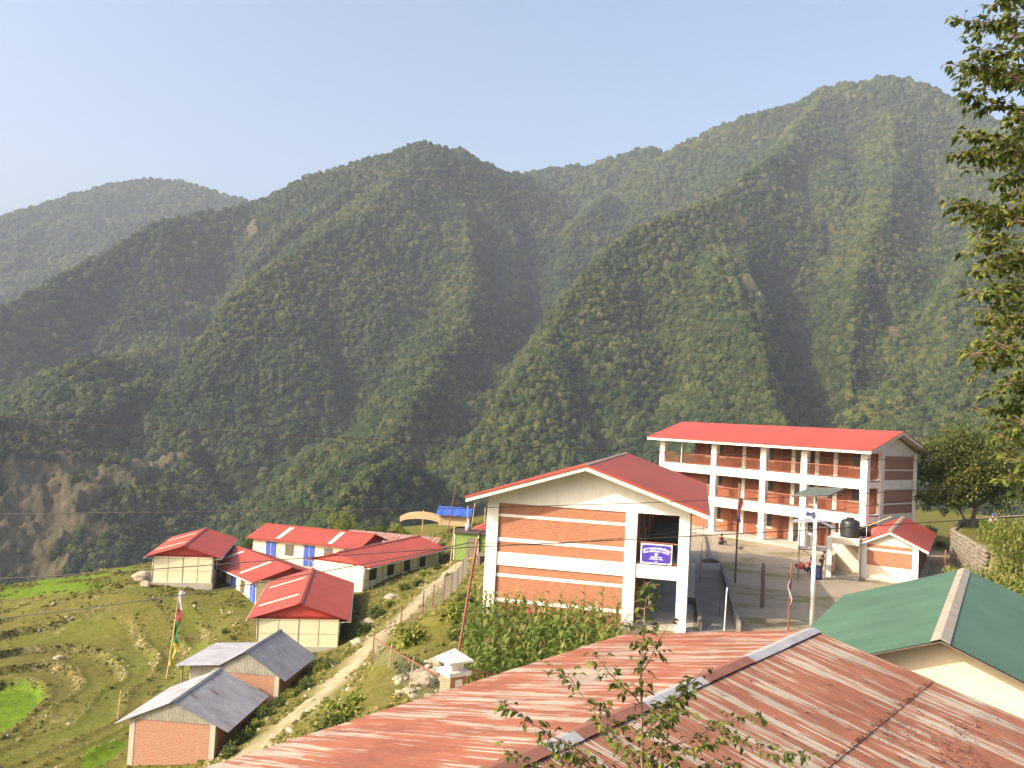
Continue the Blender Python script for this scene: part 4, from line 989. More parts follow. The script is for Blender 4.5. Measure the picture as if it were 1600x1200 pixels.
# ------------------------------------------------------------------ wash house with the red roof, annex with the black tank
TP = (23.79, 57.01, 0); TY = -.498
def toilet_block():
    r = thing('wash_house', 'small brick and white wash house with red roof beside the black water tank', 'outbuilding', TP, TY)
    W, L, H, rise = 3.45, 12.0, 2.5, .80
    for a, b in ((0, .36), (W-.36, W)): MB().box(a, b, -.05, .4, -.3, H).build('column', 'white', r)
    MB().box(.36, W-.36, .0, .25, -.3, H).build('wall', 'paleplaster', r)
    MB().box(.36, W-.36, -.02, .1, .95, 2.3).build('brick_panel', 'brickA', r)
    MB().box(.36, W-.36, -.05, .1, 1.92, 2.06).build('string_course', 'white', r)
    MB().prism([(0, H), (W, H), (W, H+.05), (W/2, H+rise-.12), (0, H+.05)], 1, 0, .2).build('gable_wall', 'offwhite', r)
    MB().box(0, .2, .25, L, -.3, H).box(1.9, 2.1, .4, L, -.3, H).build('side_wall', 'offwhite', r)
    MB().box(.2, W-.1, L-.2, L, -.3, H).build('rear_wall', 'paleplaster', r)
    for y in (3.5, 7.5, 11.6): MB().box(W-.3, W, y, y+.3, -.3, H).build('column', 'brickgable', r)
    MB().box(-.1, W+.3, -.3, L, -.5, .08).build('plinth', 'concrete', r)
    gable_roof(r, 'red', -.42, W+.62, -.45, L+.4, H+rise+.03, H-.62*rise/(W/2)*.8+.02, smid=W/2, fascia='white', fh=.16, cap='ridgecap', capw=.16)
    for y in range(3): MB().box(2.105, 2.13, 1.2+y*3.2, 2.0+y*3.2, .1, 2.0).build('door', 'door', r)
    # the open annex on its left carrying the water tank
    a = thing('tank_shelter', 'pale plastered open bay with flat concrete top left of the red roofed wash house', 'shelter', TP, TY)
    MB().box(-2.0, -1.68, -1.25, -.92, -.3, 2.62).build('column', 'white', a)
    MB().box(-1.95, -.03, -.9, 2.2, 2.42, 2.60).box(-1.68, -.03, -1.2, -.9, 2.22, 2.60).build('roof_slab', 'paleplaster', a)
    MB().box(-1.95, -1.8, -.92, 1.9, -.3, 1.25).build('side_wall', 'paleplaster', a)
    MB().box(-1.95, -.03, 1.95, 2.15, -.3, 2.42).build('rear_wall', 'paleplaster', a)
    MB().box(-.06, -.02, -.9, 1.95, -.3, 2.42).build('side_wall', 'paleplaster', a)
    MB().box(-1.8, 0, -1.1, 1.95, -.4, .10).build('floor', 'concrete', a)
    T = Matrix.Translation(TP) @ Matrix.Rotation(TY, 4, 'Z')
    t = thing('water_tank', 'black plastic water tank on the flat concrete top of the shelter', 'water tank', tuple(T @ Vector((-.75, .1, 2.60))), TY)
    MB().lathe([(.0, 0), (.60, 0), (.62, .1), (.60, .16), (.62, .3), (.60, .36), (.62, .5), (.60, .56), (.62, .7), (.60, .76), (.62, .95), (.55, 1.12), (.25, 1.24), (.22, 1.24)], 24).build('tank_body', 'blackplastic', t, True)
    MB().lathe([(.0, 1.24), (.24, 1.24), (.24, 1.32), (.0, 1.33)], 16).build('lid', 'blackplastic', t, True)
    MB().tube([(-.66, -.2, -.1), (-.66, -.2, 1.35), (-.3, -.2, 1.38), (-.3, -.2, 1.2)], .03, 6).build('pipe', 'pole', t)
    MB().tube([(.5, .3, 1.0), (1.0, .3, .75), (1.0, .3, -.1)], .03, 6).build('pipe', 'pole', t)
    p = thing('water_tank', 'low dark second tank lying behind the black plastic tank', 'water tank', tuple(T @ Vector((-.2, 1.5, 2.60))), TY)
    MB().tube([(-.55, 0, .35), (.6, 0, .35)], [.33, .33], 14).build('tank_body', 'blackplastic', p)
    pl = MB().box(0, 2.6, 0, .22, 0, .05).build('timber_plank', 'woodlight'); pl.matrix_world = T @ Matrix.Translation((-.6, 1.2, 2.9)) @ Matrix.Rotation(R(-28), 4, 'Y')
    tag(pl, 'pale timber plank leaning up behind the black water tank', 'plank')
toilet_block()

def tank_stand():
    p = gz(1268, 907, 0)
    r = thing('tank_stand', 'thin steel tower with little tin roof carrying a shiny water tank', 'tank stand', (p.x, p.y, 0), -.35)
    m = MB(); w = .82
    pts = [(-w, -w*.8), (w, -w*.8), (w, w*.8), (-w, w*.8)]
    for x, y in pts: m.tube([(x, y, 0), (x, y, 3.55)], .035, 5)
    for z in (2.0, 3.5):
        for (a, b), (c, d) in zip(pts, pts[1:]+pts[:1]): m.tube([(a, b, z), (c, d, z)], .03, 4)
    for (a, b), (c, d) in zip(pts, pts[1:]+pts[:1]): m.tube([(a, b, .9), (c, d, 1.95)], .015, 4)
    m.build('frame', 'steel', r)
    MB().box(-.9, .9, -.75, .75, 2.035, 2.07).build('platform', 'steel', r)
    slope_sheet('roof', r, 'galv', (.35, -1.0, 3.85), (0, 1, 0), (-1, 0, -.10), 2.0, 1.6, .12, .012, 'sin')
    slope_sheet('roof', r, 'galv', (.35, -1.0, 3.85), (0, 1, 0), (1, 0, -.45), 2.0, 1.1, .12, .012, 'sin')
    t = thing('steel_tank', 'shiny ribbed steel water tank on the thin tower', 'water tank', (p.x-.12, p.y-.05, 2.07))
    MB().lathe([(0, 0), (.34, 0), (.36, .08), (.34, .16), (.36, .25), (.34, .34), (.36, .44), (.34, .54), (.36, .66), (.34, .78), (.36, .9), (.3, 1.02), (.14, 1.1), (.12, 1.2)], 20).build('tank_body', 'shinysteel', t, True)
    MB().lathe([(0, 1.2), (.13, 1.2), (.13, 1.27), (0, 1.28)], 14).build('lid', 'pole', t, True)
    q = gz(1277, 905, 0); d = thing('barrel', 'dark blue barrel standing at the foot of the thin steel tower', 'barrel', (q.x, q.y, 0))
    MB().lathe([(0, 0), (.27, 0), (.29, .2), (.27, .25), (.29, .5), (.27, .55), (.29, .8), (.26, .88)], 18).build('barrel_body', M['navy'], d, True)
    q = gz(1250, 889, 0); d = MB().blob((0, 0, .22), .3, 2, .18, 3, (1.25, .8, .75)).build('school_bag', 'clothbright'); d.location = (q.x, q.y, 0)
    tag(d, 'bright red bag left on the grass beside the steel tower', 'bag')
M['navy'] = plain('navy_plastic', (.02, .035, .10), .5, .1, 2)
M['clothbright'] = plain('red_cloth', (.4, .03, .02), .8, .1, 2)
tank_stand()

def solar_lamp():
    p = gz(1268, 981, 0)
    r = thing('solar_street_lamp', 'tall white pole with a tilted solar panel on top in the school yard', 'street lamp', (p.x, p.y, 0), 0)
    MB().tube([(0, 0, 0), (0, 0, 3.1), (0, 0, 3.11), (0, 0, 6.0)], [.105, .10, .085, .07], 14).build('pole', 'pole', r, True)
    MB().tube([(0, 0, 6.0), (0, 0, 6.5)], .045, 8).build('bracket', 'steel', r)
    pn = MB().box(-.75, .75, -.95, .95, 0, .045).build('solar_panel', 'solar', r); pn.matrix_local = Matrix.Translation((.08, 0, 6.5)) @ Matrix.Rotation(R(38), 4, 'Z') @ Matrix.Rotation(R(-5), 4, 'X') @ Matrix.Rotation(R(-14), 4, 'Y')
    m = MB()
    for a in (-.76, .72): m.box(a, a+.04, -.96, .96, -.02, .06)
    for a in (-.96, -.02, .92): m.box(-.76, .76, a, a+.04, -.02, .055)
    f = m.build('panel_frame', 'steel', pn)
    MB().box(-.42, -.1, -.1, .1, 5.35, 5.5).build('lamp_head', 'steel', r)
    fl = thing('blue_cloth', 'small blue cloth caught on the solar lamp pole', 'cloth', (p.x-.02, p.y-.1, 5.45))
    vs = []; 
    for i in range(6):
        for j in range(5): vs.append((-.48+i*.08, .03*math.sin(i*1.7+j), -.15+j*.075+.09*math.sin(i*.9+.6*j)*(1 if j in (0, 4) else .4)))
    MB().add(vs, [(i*5+j, i*5+j+5, i*5+j+6, i*5+j+1) for i in range(5) for j in range(4)]).build('cloth', 'bluetarp', fl)
solar_lamp()

# ------------------------------------------------------------------ posts, flag pole, kerb in the yard
def post(name, label, cat, px, py, h, rad, mat, lean=(0, 0), zb=0.0, group=None, knots=False, D=None):
    p = gz(px, py, zb) if D is None else gd(px, py, D)
    n = 7; rr = random.Random(int(px*3+py))
    pts = [(lean[0]*h*i/n + (rr.uniform(-.02, .02) if knots else 0), lean[1]*h*i/n, -.3+(h+.3)*i/n) for i in range(n+1)]
    o = MB().tube(pts, [rad*(1+.12*rr.uniform(-1, 1)*(1 if knots else 0)) for _ in pts], 8).build(name, mat, None, True)
    o.location = (p.x, p.y, zb if D is None else p.z); return tag(o, label, cat, group), p
fp, p = post('flag_pole', 'tall dark flag pole with a limp crimson flag in the school yard', 'flag pole', 1148.4, 911, 6.1, .055, 'woodgrey', (.005, 0))
vs = []
for i in range(5):
    for j in range(9): vs.append((p.x+.03*math.sin(j)+.055*i*(1-.05*j)*(1+.3*math.sin(j*.9)), p.y-.08+.04*math.cos(i*2+j), 5.35-.19*j-.05*i))
fl = thing('flag', 'limp crimson flag with blue hem hanging on the tall dark pole', 'flag', (0, 0, 0))
MB().add(vs, [(i*9+j, i*9+j+9, i*9+j+10, i*9+j+1) for i in range(4) for j in range(6)]).build('cloth', 'flagred', fl)
MB().add(vs, [(i*9+j, i*9+j+9, i*9+j+10, i*9+j+1) for i in range(4) for j in range(6, 8)]).build('hem', 'flagblue', fl)
post('wooden_post', 'short thick dark wooden post standing alone in the yard', 'post', 1190, 950, 2.35, .10, 'woodgrey', (.01, 0), knots=True)
post('rusty_post', 'thin rusty post with a white rag tied to it in the yard', 'post', 1231, 985, 3.15, .04, 'rustpole', (.02, .01), knots=True)
q = gz(1231, 985, 0)
rg = MB().tube([(0, -.05, 2.35), (-.1, -.06, 2.1), (.02, -.06, 1.75), (.12, -.06, 1.45), (.05, -.06, 1.2)], [.03, .05, .045, .035, .015], 6).build('rag', 'flagwhite', None, True)
rg.location = (q.x, q.y, 0); tag(rg, 'white rag tied round the thin rusty post', 'rag')
post('white_post', 'thin pale post at the near corner of the yard kerb', 'post', 1131, 988, 2.05, .03, 'pole', (.03, 0))
post('thin_post', 'thin dark rod on the paved strip between school and kerb', 'post', 1123, 966, 2.6, .02, 'woodgrey', (.03, 0))
for i, (px, py, h) in enumerate(((1086, 838, 2.2), (1097, 853, 3.2), (1110, 848, 3.0), (1093, 912, 2.4))):
    post('thin_rod', ['rod furthest along the wall of the near school', 'second thin rod beside the near school wall', 'thin rod nearest the seated child', 'thin rod nearest the camera beside the near school wall'][i], 'rod', px, py, h, .018, 'woodgrey', (.02, 0), group='thin rods along the school wall')
def kerb(name, label, pts, h=.32, w=.18, mat='concdark'):
    m = MB()
    P = [gz(x, y, 0) for x, y in pts]
    for a, b in zip(P[:-1], P[1:]):
        d = Vector((b.x-a.x, b.y-a.y, 0)).normalized(); n_ = Vector((-d.y, d.x, 0))*w/2
        vs = [(a-n_), (a+n_), (b+n_), (b-n_)]
        m.prism([(v.x, v.y) for v in vs], 2, -.3, h)
    o = m.build(name, mat); return tag(o, label, 'kerb')
kerb('yard_kerb', 'low concrete kerb between the paved strip and the earth yard', [(1154, 990), (1140, 940), (1128, 893)], .5)
kerb('low_wall', 'low dark wall stub right beside the near corner of the brick school', [(1094, 988), (1088, 948), (1066, 946)], .45, .14)
kerb('path_kerb', 'low kerb with dark shadow along the far paved strip', [(1105, 872), (1099, 838)], .25, .12)
# paved strip between the school and the kerb
pv = [gz(*q_) for q_ in ((1072, 992, 0), (1150, 988, 0), (1126, 893, 0), (1121, 862, 0), (1096, 862, 0), (1078, 862, 0))]
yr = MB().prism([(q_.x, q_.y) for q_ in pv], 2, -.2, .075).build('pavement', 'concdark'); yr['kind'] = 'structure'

# ------------------------------------------------------------------ gate pillar, gate rail
p = gd(711, 1012, 24.5)
gp = thing('gate_pillar', 'brick gate pillar with pyramid cap next to the rusted roof', 'pillar', (p.x, p.y, 0), .62)
H = p.z-.1
MB().box(-.27, .27, -.27, .27, -2, H-.62).build('shaft', 'brickS', gp)
MB().box(-.10, .12, -.283, -.26, H-2.3, H-.72).build('plaster_panel', 'white', gp)
MB().box(-.36, .36, -.36, .36, H-.62, H-.50).build('collar', 'offwhite', gp)
MB().box(-.2, .2, -.2, .2, H-.50, H-.26).build('neck', 'white', gp)
MB().add([(-.40, -.40, H-.26), (.40, -.40, H-.26), (.40, .40, H-.26), (-.40, .40, H-.26), (-.40, -.40, H-.20), (.40, -.40, H-.20), (.40, .40, H-.20), (-.40, .40, H-.20), (0, 0, H+.08)],
         [(3, 2, 1, 0), (0, 1, 5, 4), (1, 2, 6, 5), (2, 3, 7, 6), (3, 0, 4, 7), (4, 5, 8), (5, 6, 8), (6, 7, 8), (7, 4, 8)]).build('cap', 'offwhite', gp)
a, b = gd(728, 1044, 24.8), gd(800, 1062, 26.5)
rl = thing('gate_railing', 'rust red barred railing running from the gate pillar behind the rusted roof', 'railing', (0, 0, 0))
m = MB(); m.tube([a, b], .03, 6)
m.build('top_rail', 'rail', rl)
for i in range(12):
    c = a.lerp(b, i/11); MB().tube([c, c-Vector((0, 0, 1.4))], .018, 5).build('bar', 'rail', rl)
post('rusty_pole', 'tall rusty pole rising behind the gate pillar towards the cables', 'pole', 715, 1020, 3.65, .045, 'rustpole', (.12, 0), D=27.5)

# ------------------------------------------------------------------ mesh fence down to the track
FP = [(577, 1106, -5.2, 1.75), (620, 1072, -4.7, 1.7), (655, 1040, -4.3, 1.7), (672, 1012, -4.1, 1.7), (690, 984, -3.9, 1.8), (703, 955, -3.8, 1.8), (713, 930, -3.7, 1.8), (722, 908, -3.6, 1.8), (730, 890, -3.6, 1.8)]
fence = thing('mesh_fence', 'sagging wire mesh fence on rusty posts along the dirt track', 'fence', (0, 0, 0))
FW = []
for px, py, z, h in FP:
    q = gz(px, py, z); g = zg1(q.x, q.y); FW.append((q.x, q.y, g, h))
    MB().tube([(q.x, q.y, g-.3), (q.x+.03, q.y, g+h)], .035, 6).build('post', 'rustpole', fence)
m = MB()
for (x0, y0, z0, h0), (x1, y1, z1, h1) in zip(FW[:-1], FW[1:]):
    L = math.hypot(x1-x0, y1-y0); n = max(4, int(L/.11))
    for i in range(n+1):
        t = i/n; x, y, z, h = x0+(x1-x0)*t, y0+(y1-y0)*t, z0+(z1-z0)*t, (h0+(h1-h0)*t)*(1-.08*math.sin(t*3.14)); w = .004
        m.add([(x-w, y, z+.02), (x+w, y, z+.02), (x+w, y, z+h), (x-w, y, z+h)], [(0, 1, 2, 3)])
    for k_ in range(13):
        f0 = .05+k_*.078; sg = .08*math.sin(1.57)*f0
        vs = []
        for i in range(7):
            t = i/6; h = (h0+(h1-h0)*t)*(1-.08*math.sin(t*3.14)); x, y, z = x0+(x1-x0)*t, y0+(y1-y0)*t, z0+(z1-z0)*t+h*f0
            vs += [(x, y, z-.0045), (x, y, z+.0045)]
        m.add(vs, [(2*i, 2*i+2, 2*i+3, 2*i+1) for i in range(6)])
m.build('netting', 'netting', fence)
a = Vector((FW[0][0], FW[0][1], FW[0][2]+1.55)); b = gd(692, 1060, 26)
gt = thing('field_gate', 'rusty pipe gate frame with netting from the mesh fence to the gate pillar', 'gate', (0, 0, 0))
MB().tube([a, a.lerp(b, .5)-Vector((0, 0, .05)), b], .03, 6).build('top_rail', 'rustpole', gt)
for t in (.33, .66):
    c = a.lerp(b, t); MB().tube([c+Vector((.1, 0, .1)), c-Vector((.05, 0, 1.6))], .025, 6).build('post', 'woodlight', gt)
m = MB()
for i in range(70):
    c = a.lerp(b, i/69); m.add([c+Vector((-.003, 0, 0)), c+Vector((.003, 0, 0)), c+Vector((.003, 0, -1.5)), c+Vector((-.003, 0, -1.5))], [(0, 1, 2, 3)])
for k_ in range(14):
    o_ = Vector((0, 0, -.1-k_*.105)); m.add([a+o_, b+o_, b+o_+Vector((0, 0, .005)), a+o_+Vector((0, 0, .005))], [(0, 1, 2, 3)])
m.build('netting', 'netting', gt)

# ------------------------------------------------------------------ prayer flag pole
q = gz(266, 1045, -9.6)
pf = thing('prayer_flag_pole', 'bamboo pole with a long strip of faded prayer flag beside the tin sheds', 'flag pole', (q.x, q.y, zg1(q.x, q.y)))
MB().tube([(-.25, 0, -.3), (.05, 0, 3), (.28, 0, 6.6)], [.05, .045, .025], 7).build('pole', 'woodlight', pf)
zz = 6.3
for mt, hh in (('flagwhite', 1.3), ('flagred', .8), ('flaggreen', 1.5), ('flagyellow', 1.6)):
    vs = []; n = 6
    for j in range(n+1):
        z = zz-hh*j/n; x0 = .05+(z-3)*.075 if z > 3 else -.25+.1*(z+0)*1.0
        wv = .34*(1+.35*math.sin(z*3.1)); vs += [(x0, -.02, z), (x0+wv*.5, .08*math.sin(z*4), z-.05), (x0+wv, .05*math.cos(z*5), z-.12)]
    MB().add(vs, [f for j in range(n) for f in ((3*j, 3*j+1, 3*j+4, 3*j+3), (3*j+1, 3*j+2, 3*j+5, 3*j+4))]).build('flag_cloth', mt, pf); zz -= hh+.02

# ------------------------------------------------------------------ cables
def cable(label, pts, r=.012):
    P = [gd(*q_) for q_ in pts]; out = []
    for a, b in zip(P[:-1], P[1:]):
        for i in range(8): out.append(a.lerp(b, i/8))
    out.append(P[-1]); o = MB().tube(out, r, 5, False).build('cable', 'wire'); return tag(o, label, 'cable', 'cables strung across the valley')
cable('highest cable, crossing the forest left of the tall school', [(-80, 642, 34), (100, 661, 34), (400, 677, 34), (700, 693, 34), (1000, 706, 34), (1300, 716, 34), (1700, 727, 34)], .014)
cable('second cable from the top, passing behind the brick gable peak of the near school', [(-80, 804, 31), (200, 801, 31), (500, 798, 31), (730, 794, 31), (1000, 786, 31), (1300, 774, 31), (1700, 750, 31)], .013)
cable('third cable, passing over the red classroom roofs', [(-80, 908, 27), (100, 899, 27), (300, 885, 27), (500, 870, 27), (735, 855, 27), (1000, 842, 27), (1300, 826, 27), (1700, 800, 27)], .015)
cable('lowest cable, ending at the top of the rusty pole', [(-80, 975, 27.5), (100, 955, 27.5), (300, 928, 27.5), (500, 894, 27.5), (640, 868, 27.5), (733, 848, 27.5)], .017)
cable('short cable from the rusty pole across the brick gable', [(733, 848, 27.5), (850, 852, 29), (1000, 838, 31), (1200, 812, 33), (1500, 770, 36)], .010)

# ------------------------------------------------------------------ far left of the school: rusted shed, green hut, tarp house, bamboo arch
def far_things():
    PL = gd(546, 827, 103); PR = gd(690, 834, 100); LS = math.hypot(PR.x-PL.x, PR.y-PL.y)
    r = thing('long_shed', 'long shed with faded red and grey striped tin roof behind the red roofed classrooms', 'shed', tuple(PL), math.atan2(PR.y-PL.y, PR.x-PL.x))
    MB().box(.3, LS-.3, -3.8, -.3, -4.5, -1.45).build('wall', 'concdark', r)
    slope_sheet('roof', r, 'rustroof2', (0, 0, 0), (1, 0, 0), (0, -1, -.32), LS, 4.5, .2, .02, 'sin')
    g = gz(738, 866, -3.9)
    r = thing('green_hut', 'bright green boxy hut with flat dark roof left of the brick school', 'hut', (g.x-1.8, g.y, -3.9), -.15)
    MB().box(0, 2.3, 0, 2.4, -.6, 2.0).build('wall', 'greenwall', r); MB().box(2.42, 4.2, .2, 2.4, -.6, 1.95).build('annex_wall', 'greenwall', r)
    MB().box(-.25, 2.4, -.25, 2.6, 2.0, 2.12).build('roof', 'frame', r); MB().box(2.40, 4.4, 0, 2.6, 1.96, 2.06).build('annex_roof', 'frame', r)
    MB().box(-.04, .06, -.06, .02, -.6, 2.0).box(2.28, 2.4, -.06, .02, -.6, 2.0).build('corner_post', 'offwhite', r)
    MB().box(1.2, 1.95, -.02, .0, -.3, 1.6).build('door', 'line', r)
    t = thing('roof_tank', 'small white tank standing on the green hut', 'water tank', (g.x-.6, g.y+.9, -1.78))
    MB().lathe([(0, 0), (.28, 0), (.28, .55), (.15, .75), (.06, .8), (.05, 1.2)], 12).build('tank_body', 'flagwhite', t, True)
    g = gz(758, 855, -3.6)
    r = thing('kiosk', 'tiny red hipped roof peeping out left of the near school column', 'kiosk', (g.x, g.y+2, -4.2), 0)
    MB().box(-1.3, 1.3, -1.1, 1.1, 0, 2.0).build('wall', 'greenwall', r)
    MB().add([(-1.7, -1.5, 1.9), (1.7, -1.5, 1.9), (1.7, 1.5, 1.9), (-1.7, 1.5, 1.9), (0, 0, 2.9)], [(0, 1, 4), (1, 2, 4), (2, 3, 4), (3, 0, 4), (3, 2, 1, 0)]).build('roof', 'redH', r)
    g = gz(742, 890, -3.8); r = thing('wood_pile', 'dark low heap of stacked firewood beyond the mesh fence', 'firewood', (g.x+.5, g.y-1, zg1(g.x+.5, g.y-1)), .5)
    m = MB(); rr = random.Random(4)
    for i in range(9):
        for j in range(4): m.tube([(i*.24+rr.uniform(-.04, .04), 0, .12+j*.22), (i*.24, 1.1, .12+j*.22)], .10, 6)
    m.build('logs', 'woodgrey', r)
    # tarp house
    g = gz(706, 812, -3.2)
    r = thing('tarp_house', 'hut under a bright blue tarpaulin at the far edge of the plateau', 'hut', (g.x-1.6, g.y, -3.4), -.1)
    MB().box(0, 3.8, 0, 2.6, -.5, .95).build('wall', 'woodlight', r)
    vs = []; n = 10
    for i in range(n+1):
        x = -.3+4.3*i/n; s_ = .05*math.sin(i*2.2)
        vs += [(x, -.6, .75+s_), (x, 1.3, 1.65+s_*.5), (x, 3.2, .8-s_)]
    MB().add(vs, [f for i in range(n) for f in ((3*i, 3*i+3, 3*i+4, 3*i+1), (3*i+1, 3*i+4, 3*i+5, 3*i+2))]).build('tarpaulin', 'bluetarp', r)
    MB().add([(-.15, -.5, .2), (-.15, 1.3, 1.6), (-.15, 3.1, .2), (-.10, -.5, .2), (-.10, 1.3, 1.6), (-.10, 3.1, .2)], [(0, 1, 2), (5, 4, 3), (0, 3, 4, 1), (1, 4, 5, 2)]).build('gable_wall', 'woodlight', r)
    # bamboo arch shelter
    g = gz(655, 816, -3.2)
    r = thing('bamboo_shelter', 'arched shelter of bare bamboo hoops left of the blue tarpaulin', 'shelter', (g.x-2.3, g.y, -3.6), 0)
    m = MB()
    for j in range(5):
        y = j*.7; pts = [(2.4-2.4*math.cos(t*math.pi), y, .55+.75*math.sin(t*math.pi)) for t in np.linspace(.06, .94, 12)]
        m.tube(pts, .05, 5)
    m.build('hoops', 'woodlight', r)
    m = MB()
    for t in np.linspace(.08, .92, 9):
        x, z = 2.4-2.4*math.cos(t*math.pi), .55+.75*math.sin(t*math.pi); m.tube([(x, 0, z), (x, 2.8, z)], .04, 4)
    m.build('battens', 'woodlight', r)
    vs = []
    for t in np.linspace(.02, .98, 13): vs += [(2.4-2.35*math.cos(t*math.pi), -.03, .25+.55*math.sin(t*math.pi)), (2.4-2.4*math.cos(t*math.pi), -.03, .85+.62*math.sin(t*math.pi))]
    MB().add(vs, [(2*i, 2*i+2, 2*i+3, 2*i+1) for i in range(12)]).build('woven_front', 'woodlight', r)
    # slim poles with rags
    L_ = ['slim leaning pole beside the blue tarpaulin, tallest of the slim poles', 'slim pole with a white rag right of the blue tarpaulin', 'slim pale pole behind the near school roof edge', 'slim pole just in front of the bamboo shelter', 'slim white pole beside the dirt track', 'slim pale pole between the tarpaulin and the school']
    for lb, (px, py, zb, h, ln) in zip(L_, ((700, 826, -3.4, 5.0, (.12, 0)), (737, 820, -3.4, 2.6, (.1, 0)), (757, 818, -3.2, 1.9, (0, 0)), (660, 828, -3.5, 2.2, (0, 0)), (703, 884, -4.4, 3.6, (.06, 0)), (730, 815, -3.2, 1.9, (0, 0)))):
        post('bamboo_pole', lb, 'pole', px, py, h, .045, 'woodlight' if h < 4.5 else 'rustpole', ln, zb, group='slim poles at the far edge')
far_things()

# ------------------------------------------------------------------ people
def person(label, loc, rz, joints, shirt, trousers, hair, cap=None, scale=1.0):
    """joints: dict of named 3-D points for a posed body"""
    r = thing('person', label, 'person', loc, rz)
    J = joints
    def skin(name, chain, rad, mat, sub=1):
        me = bpy.data.meshes.new(name); names = []
        for c in chain:
            for k_ in c:
                if k_ not in names: names.append(k_)
        es = [(names.index(c[i]), names.index(c[i+1])) for c in chain for i in range(len(c)-1)]
        me.from_pydata([J[k_] for k_ in names], es, [])
        o = link(name, me, r); me.materials.append(M[mat])
        sk = o.modifiers.new('skin', 'SKIN'); sk.use_smooth_shade = True
        for i, k_ in enumerate(names): me.skin_vertices[0].data[i].radius = (rad[k_], rad[k_])
        me.skin_vertices[0].data[0].use_root = True
        o.modifiers.new('sub', 'SUBSURF').levels = sub; o.modifiers['sub'].render_levels = sub
        return o
    rb = dict(pelvis=.12, waist=.11, chest=.13, neck=.05, head=.085, crown=.085, shl=.05, ell=.036, wrl=.026, hdl=.03, fl=.012, shr=.05, elr=.036, wrr=.026, hdr=.03, hpl=.075, knl=.055, anl=.038, tol=.03, hpr=.075, knr=.055, anr=.038, tor=.03)
    ch = [('pelvis', 'waist', 'chest', 'neck', 'head', 'crown'), ('chest', 'shl', 'ell', 'wrl', 'hdl'), ('chest', 'shr', 'elr', 'wrr', 'hdr'), ('pelvis', 'hpl', 'knl', 'anl', 'tol'), ('pelvis', 'hpr', 'knr', 'anr', 'tor')]
    skin('body', ch, rb, 'skin', 2)
    up_ = {k_: v+.022 for k_, v in rb.items()}
    skin('shirt', [('waist', 'chest'), ('chest', 'shl', 'ell'), ('chest', 'shr', 'elr')], up_, shirt)
    skin('trousers', [('pelvis', 'hpl', 'knl', 'anl'), ('pelvis', 'hpr', 'knr', 'anr')], up_, trousers)
    h = Vector(J['crown']); hd = Vector(J['head']); m = MB().blob(tuple(h+(h-hd)*.15), .115, 2, .05, 1, (1, 1, .95)); m.build('hair' if not cap else 'cap', cap or hair, r, True)
    return r
sit = dict(pelvis=(0, 0, .12), waist=(0, .0, .28), chest=(0, -.04, .47), neck=(0, -.06, .60), head=(0, -.08, .70), crown=(0, -.09, .78), shl=(-.17, -.04, .52), ell=(-.22, -.16, .32), wrl=(-.12, -.34, .34), hdl=(-.09, -.38, .34),
           shr=(.17, -.04, .52), elr=(.22, -.16, .32), wrr=(.12, -.34, .34), hdr=(.09, -.38, .34), hpl=(-.1, -.04, .12), knl=(-.16, -.36, .36), anl=(-.12, -.52, .06), tol=(-.12, -.64, .04),
           hpr=(.1, -.04, .12), knr=(.16, -.36, .36), anr=(.12, -.52, .06), tor=(.12, -.64, .04))
stand = dict(pelvis=(0, 0, .88), waist=(0, -.02, 1.02), chest=(0, -.08, 1.25), neck=(0, -.12, 1.40), head=(0, -.16, 1.50), crown=(0, -.18, 1.58), shl=(-.18, -.08, 1.31), ell=(-.24, -.12, 1.05), wrl=(-.18, -.3, .95), hdl=(-.16, -.36, .94),
             shr=(.18, -.08, 1.31), elr=(.24, -.12, 1.05), wrr=(.18, -.3, .95), hdr=(.16, -.36, .94), hpl=(-.1, 0, .86), knl=(-.11, -.06, .47), anl=(-.12, .02, .07), tol=(-.12, -.12, .04),
             hpr=(.1, 0, .86), knr=(.11, -.04, .47), anr=(.12, .04, .07), tor=(.12, -.1, .04))
crouch = dict(pelvis=(0, .1, .34), waist=(0, .04, .50), chest=(0, -.1, .70), neck=(0, -.18, .82), head=(0, -.24, .91), crown=(0, -.27, .99), shl=(-.17, -.1, .74), ell=(-.22, -.24, .52), wrl=(-.14, -.42, .50), hdl=(-.1, -.47, .50),
              shr=(.17, -.1, .74), elr=(.22, -.24, .52), wrr=(.14, -.42, .50), hdr=(.1, -.47, .50), hpl=(-.1, .06, .33), knl=(-.17, -.26, .44), anl=(-.13, -.06, .07), tol=(-.13, -.2, .04),
              hpr=(.1, .06, .33), knr=(.17, -.26, .44), anr=(.13, -.06, .07), tor=(.13, -.2, .04))
q = gz(1126, 851, 0); person('child in a maroon top sitting on the ground in the middle of the yard', (q.x, q.y, .02), .5, sit, 'clothred', 'clothdark', 'hair')
q = gz(1262, 897, 0); person('person in maroon shirt crouching at the foot of the steel tower', (q.x, q.y, .02), 1.9, crouch, 'clothred', 'clothdark', 'hair')
q = gz(1283, 893, 0); person('person in dark clothes standing between the steel tower and white column', (q.x, q.y, .02), 1.2, {k_: (v[0], v[1], v[2]*.85) for k_, v in stand.items()}, 'clothdark', 'clothdark', 'hair')
q = gd(1551, 832, 66); person('person in white shirt and blue cap standing among the maize', (q.x, q.y, zg1(q.x, q.y)-.0), 2.6, stand, 'clothwhite', 'clothdark', 'hair', 'flagblue')

